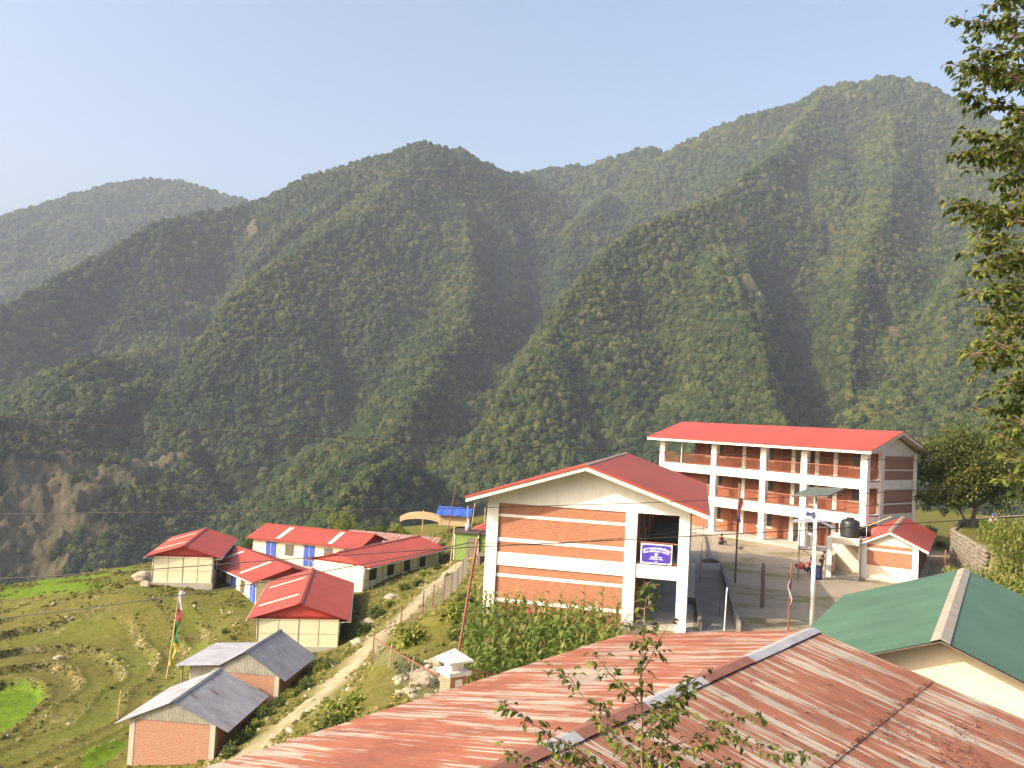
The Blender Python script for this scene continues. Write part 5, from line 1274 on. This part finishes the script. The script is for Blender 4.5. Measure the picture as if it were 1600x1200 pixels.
# dogs / dark stones on the paved strip
for lb, px, py, s_ in (('dark stone on the paved strip beside the thin rods', 1109, 880, .42), ('small dark stone in the yard right of the tall flag pole', 1157, 858, .22)):
    q = gz(px, py, 0); o = MB().blob((0, 0, .1), s_, 3, .2, int(px), (1.2, .7, .5)).build('stone', 'woodgrey', None, True); o.location = (q.x, q.y, .02); tag(o, lb, 'stone')

# ------------------------------------------------------------------ plants
M['maize'] = leafmat('maize_leaf', [(.1, (.060, .105, .014)), (.45, (.115, .165, .024)), (.75, (.20, .235, .045)), (.95, (.34, .31, .09))], .4)
M['maizeY'] = leafmat('maize_leaf_bright', [(.1, (.09, .13, .015)), (.5, (.16, .19, .03)), (.9, (.30, .28, .06))], .35)
M['tassel'] = plain('maize_tassel', (.42, .32, .12), .8, .15, 5)
M['leafmid'] = leafmat('tree_leaf', [(.1, (.035, .050, .008)), (.45, (.065, .085, .012)), (.75, (.12, .125, .018)), (.95, (.22, .19, .03))], .3)
M['leafnear'] = leafmat('near_leaf', [(.1, (.038, .060, .010)), (.4, (.075, .105, .016)), (.7, (.14, .17, .028)), (.94, (.30, .28, .045))], .42, 3)
M['leafbush'] = leafmat('bush_leaf', [(.1, (.035, .060, .010)), (.5, (.075, .105, .018)), (.9, (.16, .19, .04))], .3)
M['leafbushY'] = leafmat('yellow_bush_leaf', [(.1, (.10, .13, .015)), (.5, (.19, .22, .03)), (.9, (.30, .32, .06))], .3)
M['grassblade'] = leafmat('grass_blade', [(.1, (.10, .11, .025)), (.5, (.19, .17, .05)), (.9, (.33, .27, .12))], .3, .3)

def maize_mesh(seed, mat='maize', h=2.15):
    rr = random.Random(seed); m = MB(); hh = h*rr.uniform(.85, 1.12)
    ax = rr.uniform(-.05, .05); ay = rr.uniform(-.05, .05)
    m.tube([(0, 0, -.1), (ax*.5, ay*.5, hh*.5), (ax, ay, hh)], [.018, .015, .006], 4)
    nl = rr.randint(9, 12)
    for i in range(nl):
        z = hh*(.12+.82*i/nl); a = i*math.pi+rr.uniform(-.7, .7)+seed; L = rr.uniform(.55, .85)*(1.15 if i < nl*.7 else .75)
        c, s_ = math.cos(a), math.sin(a); x = y = 0; el = rr.uniform(.9, 1.25); px_, pz = 0, z; vs = []
        n = 6
        for k_ in range(n+1):
            t = k_/n; w = .060*math.sin(math.pi*(.12+.88*t)**.8)*1.1+.002
            tw = .3*math.sin(t*4+seed+i)
            X = ax*z/hh+px_*c; Y = ay*z/hh+px_*s_
            vs += [(X-s_*w, Y+c*w, pz+tw*w), (X+s_*w, Y-c*w, pz-tw*w)]
            px_ += math.cos(el)*L/n; pz += math.sin(el)*L/n; el -= rr.uniform(.36, .52)
        m.cur = 0; m.add(vs, [(2*k_, 2*k_+2, 2*k_+3, 2*k_+1) for k_ in range(n)])
    m.cur = 1
    for k_ in range(3 if seed % 3 == 0 else 0):
        a = rr.uniform(0, 6.28); m.tube([(ax, ay, hh-.02), (ax+.06*math.cos(a), ay+.06*math.sin(a), hh+.16), (ax+.12*math.cos(a), ay+.12*math.sin(a), hh+.24)], .006, 3)
    return m.mesh('maize_plant', [mat, 'tassel'])
MZ = [maize_mesh(s_) for s_ in range(7)]
rr = random.Random(11); cand = []
Tn = Matrix.Translation((-.841, 40.934, 0)) @ Matrix.Rotation(-.219, 4, 'Z')
gx = -2.6
while gx < 8.0:
    gy = -10.5
    while gy < -.75:
        q = Tn @ Vector((gx+rr.uniform(-.16, .16), gy+rr.uniform(-.16, .16), 0)); cand.append((q.x, q.y, gx, gy)); gy += .50
    gx += .50
def proj(p):
    d = Vector(p)-Vector((0, 0, CZ)); z = d.dot(fw); return 800+F*d.dot(rt)/z, 600-F*d.dot(up)/z
nplants = 0; extra = []
for x, y, a, b in cand:
    u_, v_ = proj((x, y, zg1(x, y)+1.0))
    lim = 722+(1075-v_)*.02
    if not (lim < u_ < 972) or v_ > 1110: continue
    fx = (x-FO.x)*FU.x+(y-FO.y)*FU.y; fn = (x-FO.x)*FN.x+(y-FO.y)*FN.y
    if fn > -FHW-.4 and fx < FL_+.6: continue
    extra.append((v_, x, y))
extra.sort(reverse=False)
extra = extra if len(extra) <= 298 else extra[:298]
print('maize', len(extra))
for i, (v_, x, y) in enumerate(extra):
    o = link('maize_plant', MZ[i % 7]); o.location = (x, y, zg1(x, y)); o.rotation_euler.z = rr.uniform(0, 6.28); k_ = rr.uniform(.85, 1.12); o.scale = (k_, k_, k_)
    tag(o, 'green maize plant in the dense plot before the brick school', 'maize plant', 'maize plants before the brick school')
# the second maize field, right of the wash house: one mass
m = MB(); k_ = 0
MZR = [maize_mesh(40+s_, 'maizeY', 1.9) for s_ in range(5)]
bmv = [(np.array([v.co[:] for v in me_.vertices]), [tuple(f.vertices) for f in me_.polygons], [f.material_index for f in me_.polygons]) for me_ in MZR]
P0 = []
for px in np.arange(1478, 1660, 6.5):
    for py in np.arange(838, 935, 4.6):
        if py < 838+abs(min(0, px-1530))*.30: continue
        if py > 872+(px-1478)*.60: continue
        q = gz(px+rr.uniform(-3, 3), py+rr.uniform(-2, 2), 2.6)
        if side(np.array([q.x]), np.array([q.y]), WALL)[0] < .5 and q.y > 54: continue
        P0.append(q)
for q in P0:
    V, Fc, Mi = bmv[k_ % 5]; k_ += 1; a = rr.uniform(0, 6.28); c, s_ = math.cos(a), math.sin(a); g = zg1(q.x, q.y)
    X = V[:, 0]*c-V[:, 1]*s_+q.x; Y = V[:, 0]*s_+V[:, 1]*c+q.y; n0 = len(m.v)
    m.v += list(zip(X, Y, V[:, 2]+g)); m.f += [tuple(i_+n0 for i_ in f) for f in Fc]; m.mi += Mi
print('right maize', len(P0))
o = m.build('maize_field', ['maizeY', 'tassel']); tag(o, 'yellow green maize crop growing above the stone wall behind the green roof', 'maize field', kind='stuff')

def leaf(m, c, d, s_, rr, curl=.25, wid=.5):
    """a pointed leaf of two folded halves; c base point, d direction"""
    d = d.normalized(); sd_ = d.cross(Vector((0, 0, 1)));
    if sd_.length < .1: sd_ = Vector((1, 0, 0))
    sd_.normalize(); n_ = sd_.cross(d); rl_ = rr.uniform(-.9, .9); sd2 = sd_*math.cos(rl_)+n_*math.sin(rl_); n2 = sd2.cross(d)
    a = c; b = c+d*s_*.45+n2*s_*.04; e = c+d*s_-n2*s_*curl
    l = c+d*s_*.42+sd2*s_*wid*.5+n2*s_*.10; r_ = c+d*s_*.42-sd2*s_*wid*.5+n2*s_*.10
    l2 = c+d*s_*.75+sd2*s_*wid*.30-n2*s_*curl*.4; r2 = c+d*s_*.75-sd2*s_*wid*.30-n2*s_*curl*.4
    m.add([a, l, l2, e, r2, r_, b], [(0, 6, 1), (1, 6, 3, 2), (0, 5, 6), (5, 4, 3, 6)])

def crown_mesh(name, seed, rx, rz, clumps, leaves, ls, mat, flat=.0, hollow=.55):
    rr = random.Random(seed); m = MB(); cl = []
    for i in range(clumps):
        while True:
            v = Vector((rr.uniform(-1, 1), rr.uniform(-1, 1), rr.uniform(-1, 1)))
            if hollow < v.length < 1: break
        rad = .75+.35*math.sin(v.x*5+seed)*math.sin(v.z*4+v.y*3)
        cl.append((Vector((v.x*rx*rad, v.y*rx*rad, v.z*rz*rad)), rr.uniform(.12, .26)*rx))
    for c, s_ in cl:
        for _ in range(leaves):
            v = Vector((rr.gauss(0, 1), rr.gauss(0, 1), rr.gauss(0, .8))).normalized()*rr.uniform(.5, 1)
            q = c+v*s_; dd = (v+Vector((0, 0, -.25))+Vector((rr.uniform(-.6, .6),)*3)); k_ = ls*rr.uniform(.7, 1.3)
            sd_ = dd.cross(Vector((rr.uniform(-1, 1), rr.uniform(-1, 1), 1))).normalized()*k_*.32; dd = dd.normalized()*k_
            m.add([q, q+dd*.5+sd_, q+dd, q+dd*.5-sd_], [(0, 1, 2, 3)])
    return m.mesh(name, mat)

def branches(m, base, top, r0, rr, n=7, spread=.6, length=1.0):
    base, top = Vector(base), Vector(top)
    pts = [base.lerp(top, i/5)+Vector((rr.uniform(-.05, .05), rr.uniform(-.05, .05), 0))*i*length for i in range(6)]
    m.tube(pts, [r0*(1-.13*i) for i in range(6)], 8)
    for i in range(n):
        a = rr.uniform(0, 6.28); s = pts[rr.randint(2, 4)]; e = s+Vector((math.cos(a)*spread, math.sin(a)*spread, rr.uniform(.5, 1.0)*spread))*length
        mid = s.lerp(e, .5)+Vector((0, 0, .1*length)); m.tube([s, mid, e], [r0*.45, r0*.3, r0*.12], 6)

# big tree right of the tall school
q = gz(1521, 822, 2.4); g = zg1(q.x, q.y)
t = thing('broadleaf_tree', 'big round leafy tree right of the three storey school', 'tree', (q.x, q.y, g))
m = MB(); rr2 = random.Random(3); branches(m, (0, 0, -.3), (-.15, 0, 4.5), .22, rr2, 9, 1.2, 2.0); m.build('trunk', 'bark', t)
MB().tube([(-.3, 0, -.2), (-1.0, .2, 1.2), (-2.0, .2, 2.6)], [.10, .08, .04], 7).build('side_stem', 'bark', t)
c = link('crown', crown_mesh('crown', 5, 4.7, 3.9, 400, 66, .25, 'leafmid', hollow=.35), t); c.location = (-.2, 0, 4.9)
c2 = link('crown', crown_mesh('crown', 6, 2.0, 1.5, 46, 55, .21, 'leafmid', hollow=.3), t); c2.location = (-3.4, -.3, 2.6)

# trees and bushes at the far rim
rim = [('bushy_tree', 'light green bushy tree standing behind the red roofed classrooms', 536, 828, -5.8, 2.1, 2.0, 'leafbushY', 11),
       ('shrub', 'green shrub right of the light green bushy tree', 568, 830, -5.6, 1.7, 1.1, 'leafbush', 12), ('shrub', 'green shrub in the middle of the row behind the striped tin roof', 597, 828, -5.4, 1.6, 1.1, 'leafbush', 13),
       ('shrub', 'yellowish shrub at the right end of the row behind the striped tin roof', 622, 826, -5, 1.5, 1.0, 'leafbushY', 14), ('shrub', 'shrub left of the blue doored classroom gable', 392, 858, -7, 1.2, 1.3, 'leafbush', 15),
       ('shrub', 'low shrub at the left end of the row behind the striped tin roof', 512, 834, -6, 1.6, 1.0, 'leafbush', 16)]
for nm, lb, px, py, z, rx, rz, mt, sd_ in rim:
    q = gz(px, py, z); g = zg1(q.x, q.y); t = thing(nm, lb, 'tree' if 'tree' in nm else 'shrub', (q.x, q.y, g))
    link('foliage', crown_mesh('foliage', sd_, rx, rz, 60, 40, .20, mt, hollow=.2), t).location = (0, 0, max(z-g, 0)*.0+rz*.75+.3)
    MB().tube([(0, 0, -.2), (0, 0, rz)], [.1, .04], 6).build('trunk', 'bark', t)

# shrubs beside the classrooms and the dirt track
SH = [crown_mesh('foliage', 30+i, 1.0, .75, 34, 30, .17, mt, hollow=.15) for i, mt in enumerate(('leafbush', 'leafbush', 'leafbushY'))]
shr = [(265, 908, 1.35, 0, 'wide dark shrub against the end wall of the leftmost classroom'), (303, 915, .7, 0, 'small shrub at the right foot of the leftmost classroom'),
 (505, 1004, .9, 0, 'left shrub below the nearest cream classroom corner'), (528, 992, 1.1, 1, 'dark shrub against the corner of the nearest cream classroom'), (566, 990, .9, 1, 'shrub on the bank right of the nearest cream classroom'),
 (590, 962, 1.0, 0, 'round shrub on the bank between classroom and track'), (608, 948, .8, 2, 'light green shrub beside the stones on the bank'), (633, 925, .8, 1, 'shrub below the second dark window of the long classroom'),
 (652, 915, .7, 0, 'shrub below the third dark window of the long classroom'), (664, 903, .8, 2, 'shrub below the fourth dark window of the long classroom'), (684, 892, .7, 0, 'shrub at the far end of the long classroom'),
 (640, 1008, 1.05, 2, 'bright yellow green bush beside the mesh fence'), (640, 1056, .7, 1, 'low bush inside the mesh fence bend'), (540, 1128, .95, 2, 'bright bush at the edge of the rusted roof'), (552, 1105, .7, 2, 'small bright bush above the rusted roof edge'), (520, 1150, .8, 1, 'dark bush touching the rusted roof edge'),
 (378, 1162, .75, 0, 'dark round bush right of the rust patched shed'), (400, 1140, .6, 2, 'light bush beside the track near the rust patched shed'), (415, 1125, .6, 1, 'bush under the eaves of the rust patched roof'),
 (498, 1048, .6, 2, 'low bush right of the unrusted tin roof'), (515, 1040, .55, 1, 'second low bush right of the unrusted tin roof'), (455, 1088, .6, 2, 'bush at the foot of the shed with porch'), (478, 1075, .6, 1, 'bush along the side wall of the shed with porch'), (438, 1104, .55, 0, 'small bush in the gap between both tin sheds'),
 (358, 1185, .6, 1, 'bush at the bottom end of the track'), (720, 1000, .8, 1, 'tangled bush left of the maize plants'), (712, 968, .8, 2, 'light bush between mesh fence and maize'), (728, 945, .7, 0, 'bush at the corner of the maize plot'), (352, 988, .45, 0, 'small shrub on the grass terrace'), (365, 1000, .35, 1, 'tiny shrub on the stony terrace edge'),
 (702, 905, .6, 0, 'shrub on the track verge near the green hut'), (722, 872, .8, 0, 'dark shrub in the shade of the green hut'), (1500, 902, .9, 2, 'yellow green shrub at the foot of the stone wall'), (1493, 868, .6, 1, 'shrub spilling over the stone wall'), (1518, 912, 1.0, 1, 'low shrub just behind the green roof ridge'), (1540, 918, 1.0, 2, 'bright shrub right of the green roof ridge, below the maize crop'), (1565, 925, 1.0, 1, 'dark shrub below the maize crop behind the green roof'), (1590, 934, 1.0, 2, 'shrub at the right picture edge behind the green roof'),
 (1455, 800, 1.0, 1, 'shrub on the terrace below the big tree, left side'), (1470, 812, .6, 0, 'small shrub at the lip of the upper terrace')]
for px, py, s_, v_, lb in shr:
    if px > 1400: q = gz(px, py, 2.4); g = zg1(q.x, q.y)
    else: q = ground_pt(px, py); g = q.z
    o = link('shrub', SH[v_]); o.location = (q.x, q.y, g+s_*.35); o.scale = (s_, s_, s_*rr.uniform(.8, 1.1)); o.rotation_euler.z = rr.uniform(0, 6); tag(o, lb, 'shrub', 'shrubs about the classrooms and track')

# ------------------------------------------------------------------ grass tufts, stones
def scatter_left():
    n = 260000
    x = rng.uniform(-62, 3, n); y = rng.uniform(16, 112, n); z = zg(x, y)
    s = side(x, y, BANK); r = terr_r(x, y)
    line = [(p_.x, p_.y) for p_ in PATHW][::-1]; dp = np.abs(side(x, y, line))
    inr = np.hypot(x, y) < 118
    dd = rng.random(n); edge = np.zeros(n)
    for R_ in TR: edge = np.maximum(edge, np.exp(-((r-R_)/.25)**2)*(fbm(x/3, y/3, 3, 47+int(R_)) > -.25))
    cl = fbm(x/2.2, y/2.2, 3, 91)
    inside = (x < -20.6-.12*(y-60)) & (y < 78)
    keep = (s < -.6) & inr & ((cl > np.where(inside, .08, -.12)) | ((edge > .4) & inside)) & (dp > .9) & (dd < np.where(inside, np.clip(.06+.8*edge+.2*cl, 0, 1), np.clip(.28+1.2*cl, 0, .9))) & ~((r < TR[0]) & (x < -22))
    x, y, z = x[keep], y[keep], z[keep]; k_ = len(x); print('tufts', k_)
    sc_ = np.exp(rng.normal(-2.75, .42, k_))*np.where(inside[keep], .78, 1); S = np.stack([sc_*1.4, sc_*1.4, sc_*.9], -1)
    return np.stack([x, y, z], -1), S
P_, S_ = scatter_left()
M['tuft'] = (lambda m_n_b: m_n_b)(None)
def tuft_material():
    m, n, b = newmat('grass_tuft'); oi = node(n, 'ShaderNodeObjectInfo')
    c = ramp(n, oi.outputs['Random'], [(0, (.07, .08, .018)), (.4, (.115, .118, .026)), (.75, (.18, .16, .045)), (1, (.27, .22, .09))])
    f = ramp(n, noise(n, geopos(n), 9, 3, .7), [(.3, (.6, .6, .6)), (.7, (1.2, 1.2, 1.2))])
    n.links.new(mix(n, 1, c, f, 'MULTIPLY'), b.inputs['Base Color']); b.inputs['Roughness'].default_value = .9; b.inputs['Specular IOR Level'].default_value = .1
    return m
M['tuft'] = tuft_material()
rot = np.stack([rng.normal(0, .2, len(P_)), rng.normal(0, .2, len(P_)), rng.random(len(P_))*6.28], -1)
o = gn_scatter('grass', P_, S_, rot, 3, 1.1, 2.6, M['tuft'], variants=4, coarse=True); tag(o, 'rough tufted grass and weeds covering the terraces and track verges', 'grass', kind='stuff')
def scatter_stones():
    n = 60000; x = rng.uniform(-60, -2, n); y = rng.uniform(22, 95, n); r = terr_r(x, y); e = np.zeros(n)
    for i_, R_ in enumerate(TR): e = np.maximum(e, np.exp(-((r-R_)/.22)**2)*(fbm(x/3, y/3, 3, 41+int(R_)) > -.02))
    e *= (x < -20.6-.12*(y-60)) & (y < 78)
    line = [(p_.x, p_.y) for p_ in PATHW][::-1]; dp = side(x, y, line)
    e2 = np.exp(-((np.abs(dp)-2.2)/.9)**2)*.16 + np.exp(-(dp/1.0)**2)*.10
    cl = fbm(x/1.5, y/1.5, 2, 95) > 0
    keep = rng.random(n) < np.maximum(e*.30, e2*cl*1.3) + .0006
    x, y = x[keep], y[keep]; z = zg(x, y); s = np.exp(rng.normal(-2.55, .42, len(x))); print('stones', len(x))
    return np.stack([x, y, z+s*.2], -1), np.stack([s*1.3, s, s*.7], -1)
P_, S_ = scatter_stones()
rot = np.stack([rng.normal(0, .3, len(P_)), rng.normal(0, .3, len(P_)), rng.random(len(P_))*6.28], -1)
o = gn_scatter('stones', P_, S_, rot, 2, .5, 1.2, M['stone'], variants=4, coarse=True); tag(o, 'loose field stones along the terrace walls and the dirt track', 'stones', kind='stuff')
for lb, px, py, s_ in (('pale boulder left of the leftmost classroom', 223, 905, .85), ('smaller boulder below the pale one left of the classroom', 228, 915, .5), ('grey boulder beside the track near the long classroom', 612, 938, .55), ('boulder on the bank below the long classroom corner', 575, 975, .5), ('flat boulder at the verge right of the nearest classroom', 560, 1003, .45), ('white rock on the grass right of the unrusted tin roof', 522, 1037, .3),
                       ('reddish rock lying inside the fence bend', 665, 1068, .45), ('pale rock beside the gate pillar', 690, 1048, .4), ('stone block on the terrace left of the green paddy', 92, 1030, .35)):
    q = ground_pt(px, py); o = MB().blob((0, 0, 0), s_, 3, .22, int(px), (1.1, .9, .7)).build('boulder', 'stone', None, False); o.location = (q.x, q.y, q.z+s_*.2); tag(o, lb, 'boulder', 'boulders about the classrooms and track')
# rubble heap by the fence
m = MB(); rr = random.Random(8)
c0 = ground_pt(692, 1072)
for i in range(150):
    a, d_ = rr.uniform(0, 6.28), abs(rr.gauss(0, 1)); x, y = c0.x-.3+math.cos(a)*d_*1.0, c0.y+1.2+math.sin(a)*d_*1.6
    m.blob((x, y, zg1(x, y)+max(0, .55-d_*.35)*rr.uniform(.3, 1)), rr.uniform(.08, .22), 1, .25, i, (1.2, .9, .7))
o = m.build('rubble', 'stone'); tag(o, 'heap of reddish rubble behind the gate pillar', 'rubble', kind='stuff')
# stone retaining wall of the upper terrace
m = MB(); rr = random.Random(9); acc = 0
for (ax, ay), (bx, by) in zip(WALL[:-1], WALL[1:]):
    L = math.hypot(bx-ax, by-ay); dx, dy = (bx-ax)/L, (by-ay)/L; s = 0
    while s < L:
        w = rr.uniform(.28, .55)
        for j in range(9):
            h = .27; off = rr.uniform(-.05, .05)
            x, y = ax+dx*(s+w/2)-dy*.0, ay+dy*(s+w/2); m.blob((x-dy*(.12+off), y+dx*(.12+off), .05+j*h+h/2), 1, 1, .12, rr.randint(0, 999), (w*.55 if abs(dx) > .7 else w*.42, w*.5, h*.56))
        s += w
o = m.build('retaining_wall', 'drystone'); tag(o, 'dry stone retaining wall right of the red roofed wash house', 'wall')
post('gate_post', 'rusty gate post at the foot of the stone wall', 'post', 1476, 912, 2.2, .05, 'rustpole')
# black drum at the bottom left corner
q = gd(122, 1196, 40); t = thing('barrel', 'dark barrel end at the bottom left edge of the picture', 'barrel', (q.x, q.y, zg1(q.x, q.y)))
MB().lathe([(0, 0), (.42, 0), (.44, .4), (.42, .8), (.1, .85)], 18).build('barrel_body', 'blackplastic', t, True)
post('field_stick', 'thin forked stick standing in the terrace near the tin sheds', 'stick', 184, 1120, 1.6, .03, 'woodlight', (.05, 0), -10.6, knots=True)

# ------------------------------------------------------------------ sapling in front, overhanging branches on the right
def twig_plant(name, label, cat, stems, seed, mat, ls, dens, parent_loc=None):
    """stems: list of 3-D polylines (pixel x, pixel y, distance) with base radius"""
    rr = random.Random(seed); t = thing(name, label, cat, tuple(gd(*stems[0][0][0])) if parent_loc is None else parent_loc); o0 = Vector(t.location)
    mb = MB(); ml = MB()
    for pts, r0, dn in stems:
        P = [gd(*p_)-o0 for p_ in pts]; n = len(P); Q = []
        for a, b in zip(P[:-1], P[1:]):
            for i in range(4): Q.append(a.lerp(b, i/4)+Vector((rr.uniform(-.008, .008), rr.uniform(-.02, .02), rr.uniform(-.008, .008))))
        Q.append(P[-1]); mb.tube(Q, [max(.0025, r0*(1-.85*i/len(Q))) for i in range(len(Q))], 6)
        L = sum((b-a).length for a, b in zip(Q[:-1], Q[1:]))
        for _ in range(int(L*dn)):
            i = rr.randint(max(0, int(len(Q)*.15)), len(Q)-2); s = Q[i].lerp(Q[i+1], rr.random()); a = rr.uniform(0, 6.28)
            d = Vector((math.cos(a), math.sin(a), rr.uniform(-.3, .5))); tl = rr.uniform(.04, .16)*dens
            e = s+d*tl; mb.tube([s, e], .0022, 3, False)
            for k_ in range(rr.randint(1, 3)):
                q_ = s.lerp(e, rr.uniform(.5, 1)); leaf(ml, q_, d+Vector((rr.uniform(-.8, .8), rr.uniform(-.8, .8), rr.uniform(-1.0, .1))), ls*rr.uniform(.6, 1.25), rr)
    mb.build('stem', 'twig', t); ml.build('foliage', mat, t); return t
D = 7.2
twig_plant('sapling', 'slender leafy sapling rising in front of the rusted roof', 'sapling', [
  ([(1000, 1330, D), (1003, 1200, D), (1002, 1110, D), (1003, 1020, D), (1008, 960, D), (1013, 910, D)], .016, 42),
  ([(1003, 1100, D), (960, 1060, D-.2), (925, 1015, D-.3)], .007, 40), ([(1003, 1150, D), (1060, 1090, D+.2), (1100, 1045, D+.3)], .008, 62),
  ([(1003, 1190, D), (940, 1130, D+.1), (890, 1060, D+.2), (850, 1035, D+.2)], .008, 34), ([(1000, 1240, D), (900, 1170, D-.2), (830, 1130, D-.2), (785, 1095, D-.3)], .009, 34),
  ([(1003, 1050, D), (1030, 1000, D+.1), (1050, 965, D+.1)], .006, 44), ([(1003, 1180, D), (1090, 1150, D), (1150, 1120, D), (1195, 1125, D)], .008, 40),
  ([(1003, 1240, D), (1060, 1180, D-.1), (1130, 1150, D-.2), (1200, 1170, D-.2), (1260, 1180, D-.2)], .009, 52), ([(1003, 1280, D), (950, 1210, D), (900, 1190, D), (850, 1150, D)], .009, 60),
  ([(1003, 1280, D), (1080, 1215, D), (1150, 1190, D+.1)], .009, 80), ([(1000, 1300, D), (1020, 1220, D+.2), (1040, 1130, D+.2), (1065, 1080, D+.2)], .009, 80),
  ([(1005, 1010, D), (985, 985, D), (975, 965, D)], .004, 40), ([(1003, 1220, D), (970, 1170, D+.2), (950, 1120, D+.2), (930, 1090, D+.2)], .008, 66),
  ([(1003, 1260, D), (840, 1200, D), (790, 1175, D)], .009, 40), ([(1003, 1160, D), (1040, 1120, D-.2), (1075, 1110, D-.2)], .006, 80)], 21, 'leafnear', .074, .8)
D = 9.0
st = []
rr = random.Random(77)
for (x0, y0, x1, y1) in ((1640, 40, 1490, 30), (1650, 80, 1500, 75), (1650, -20, 1540, 10), (1640, 130, 1496, 118), (1650, 160, 1480, 100), (1650, 200, 1484, 140), (1650, 250, 1500, 205), (1650, 260, 1486, 240), (1650, 320, 1480, 316), (1650, 340, 1500, 345),
                         (1650, 380, 1508, 395), (1650, 420, 1520, 430), (1650, 450, 1505, 462), (1650, 500, 1530, 500), (1650, 520, 1510, 545), (1650, 560, 1500, 560), (1650, 590, 1540, 620), (1650, 640, 1520, 645), (1650, 660, 1545, 690), (1650, 300, 1550, 290), (1650, 110, 1550, 100),
                         (1650, 470, 1560, 480), (1650, 220, 1560, 225), (1650, 180, 1570, 190), (1650, 30, 1570, 60), (1650, 400, 1560, 410), (1650, 730, 1560, 750), (1650, 610, 1570, 600), (1650, 700, 1585, 720)):
    dd_ = D+rr.uniform(-.9, 1.2); xm, ym = (x0+x1)/2, (y0+y1)/2-rr.uniform(-12, 22)
    x1 += 8
    st.append(([(x0, y0, dd_), (xm, ym, dd_), (x1, y1, dd_-.1)], .010, 92))
    if rr.random() < .45: st.append(([(1655, y0+20, dd_+.3), (1600, ym+18, dd_+.4), (x1+50, y1+12, dd_+.5)], .008, 60))
    st.append(([(xm, ym, dd_), ((xm+x1)/2+10, (ym+y1)/2+16, dd_+.2), (x1+22, y1+26, dd_+.3)], .006, 62))
base = Vector((6.6, 9.2, zg1(6.6, 9.2)))
tree = twig_plant('overhanging_tree', 'leafy tree reaching in from the right with dark glossy leaves', 'tree', st, 22, 'leafnear', .092, 1.0, tuple(base))
rr = random.Random(6); m = MB()
m.tube([(0, 0, -.5), (.05, 0, 3), (-.1, .1, 6), (0, 0, 9.5)], [.16, .13, .10, .04], 10)
for pts, r0, dn in [q_ for q_ in st if q_[1] == .010]:
    e = gd(*pts[0])-base; m.tube([(0, 0, max(1, e.z-.8)), (e.x*.5, e.y*.5, e.z-.35), tuple(e)], [.035, .022, .010], 6)
m.build('trunk', 'bark', tree)

# ------------------------------------------------------------------ haze
if HAZE:
    hb = MB().box(-3400, 3400, -60, 3320, -140, 960).build('haze', [])
    m = bpy.data.materials.new('haze_air'); m.use_nodes = True; n = m.node_tree; n.nodes.clear()
    pv = n.nodes.new('ShaderNodeVolumePrincipled'); pv.inputs['Density'].default_value = .00015
    pv.inputs['Color'].default_value = (.70, .80, 1.0, 1); pv.inputs['Anisotropy'].default_value = .05
    oo = n.nodes.new('ShaderNodeOutputMaterial'); n.links.new(pv.outputs[0], oo.inputs['Volume'])
    hb.data.materials.append(m); hb['kind'] = 'stuff'
    scene.cycles.volume_step_rate = 10; scene.cycles.volume_max_steps = 64
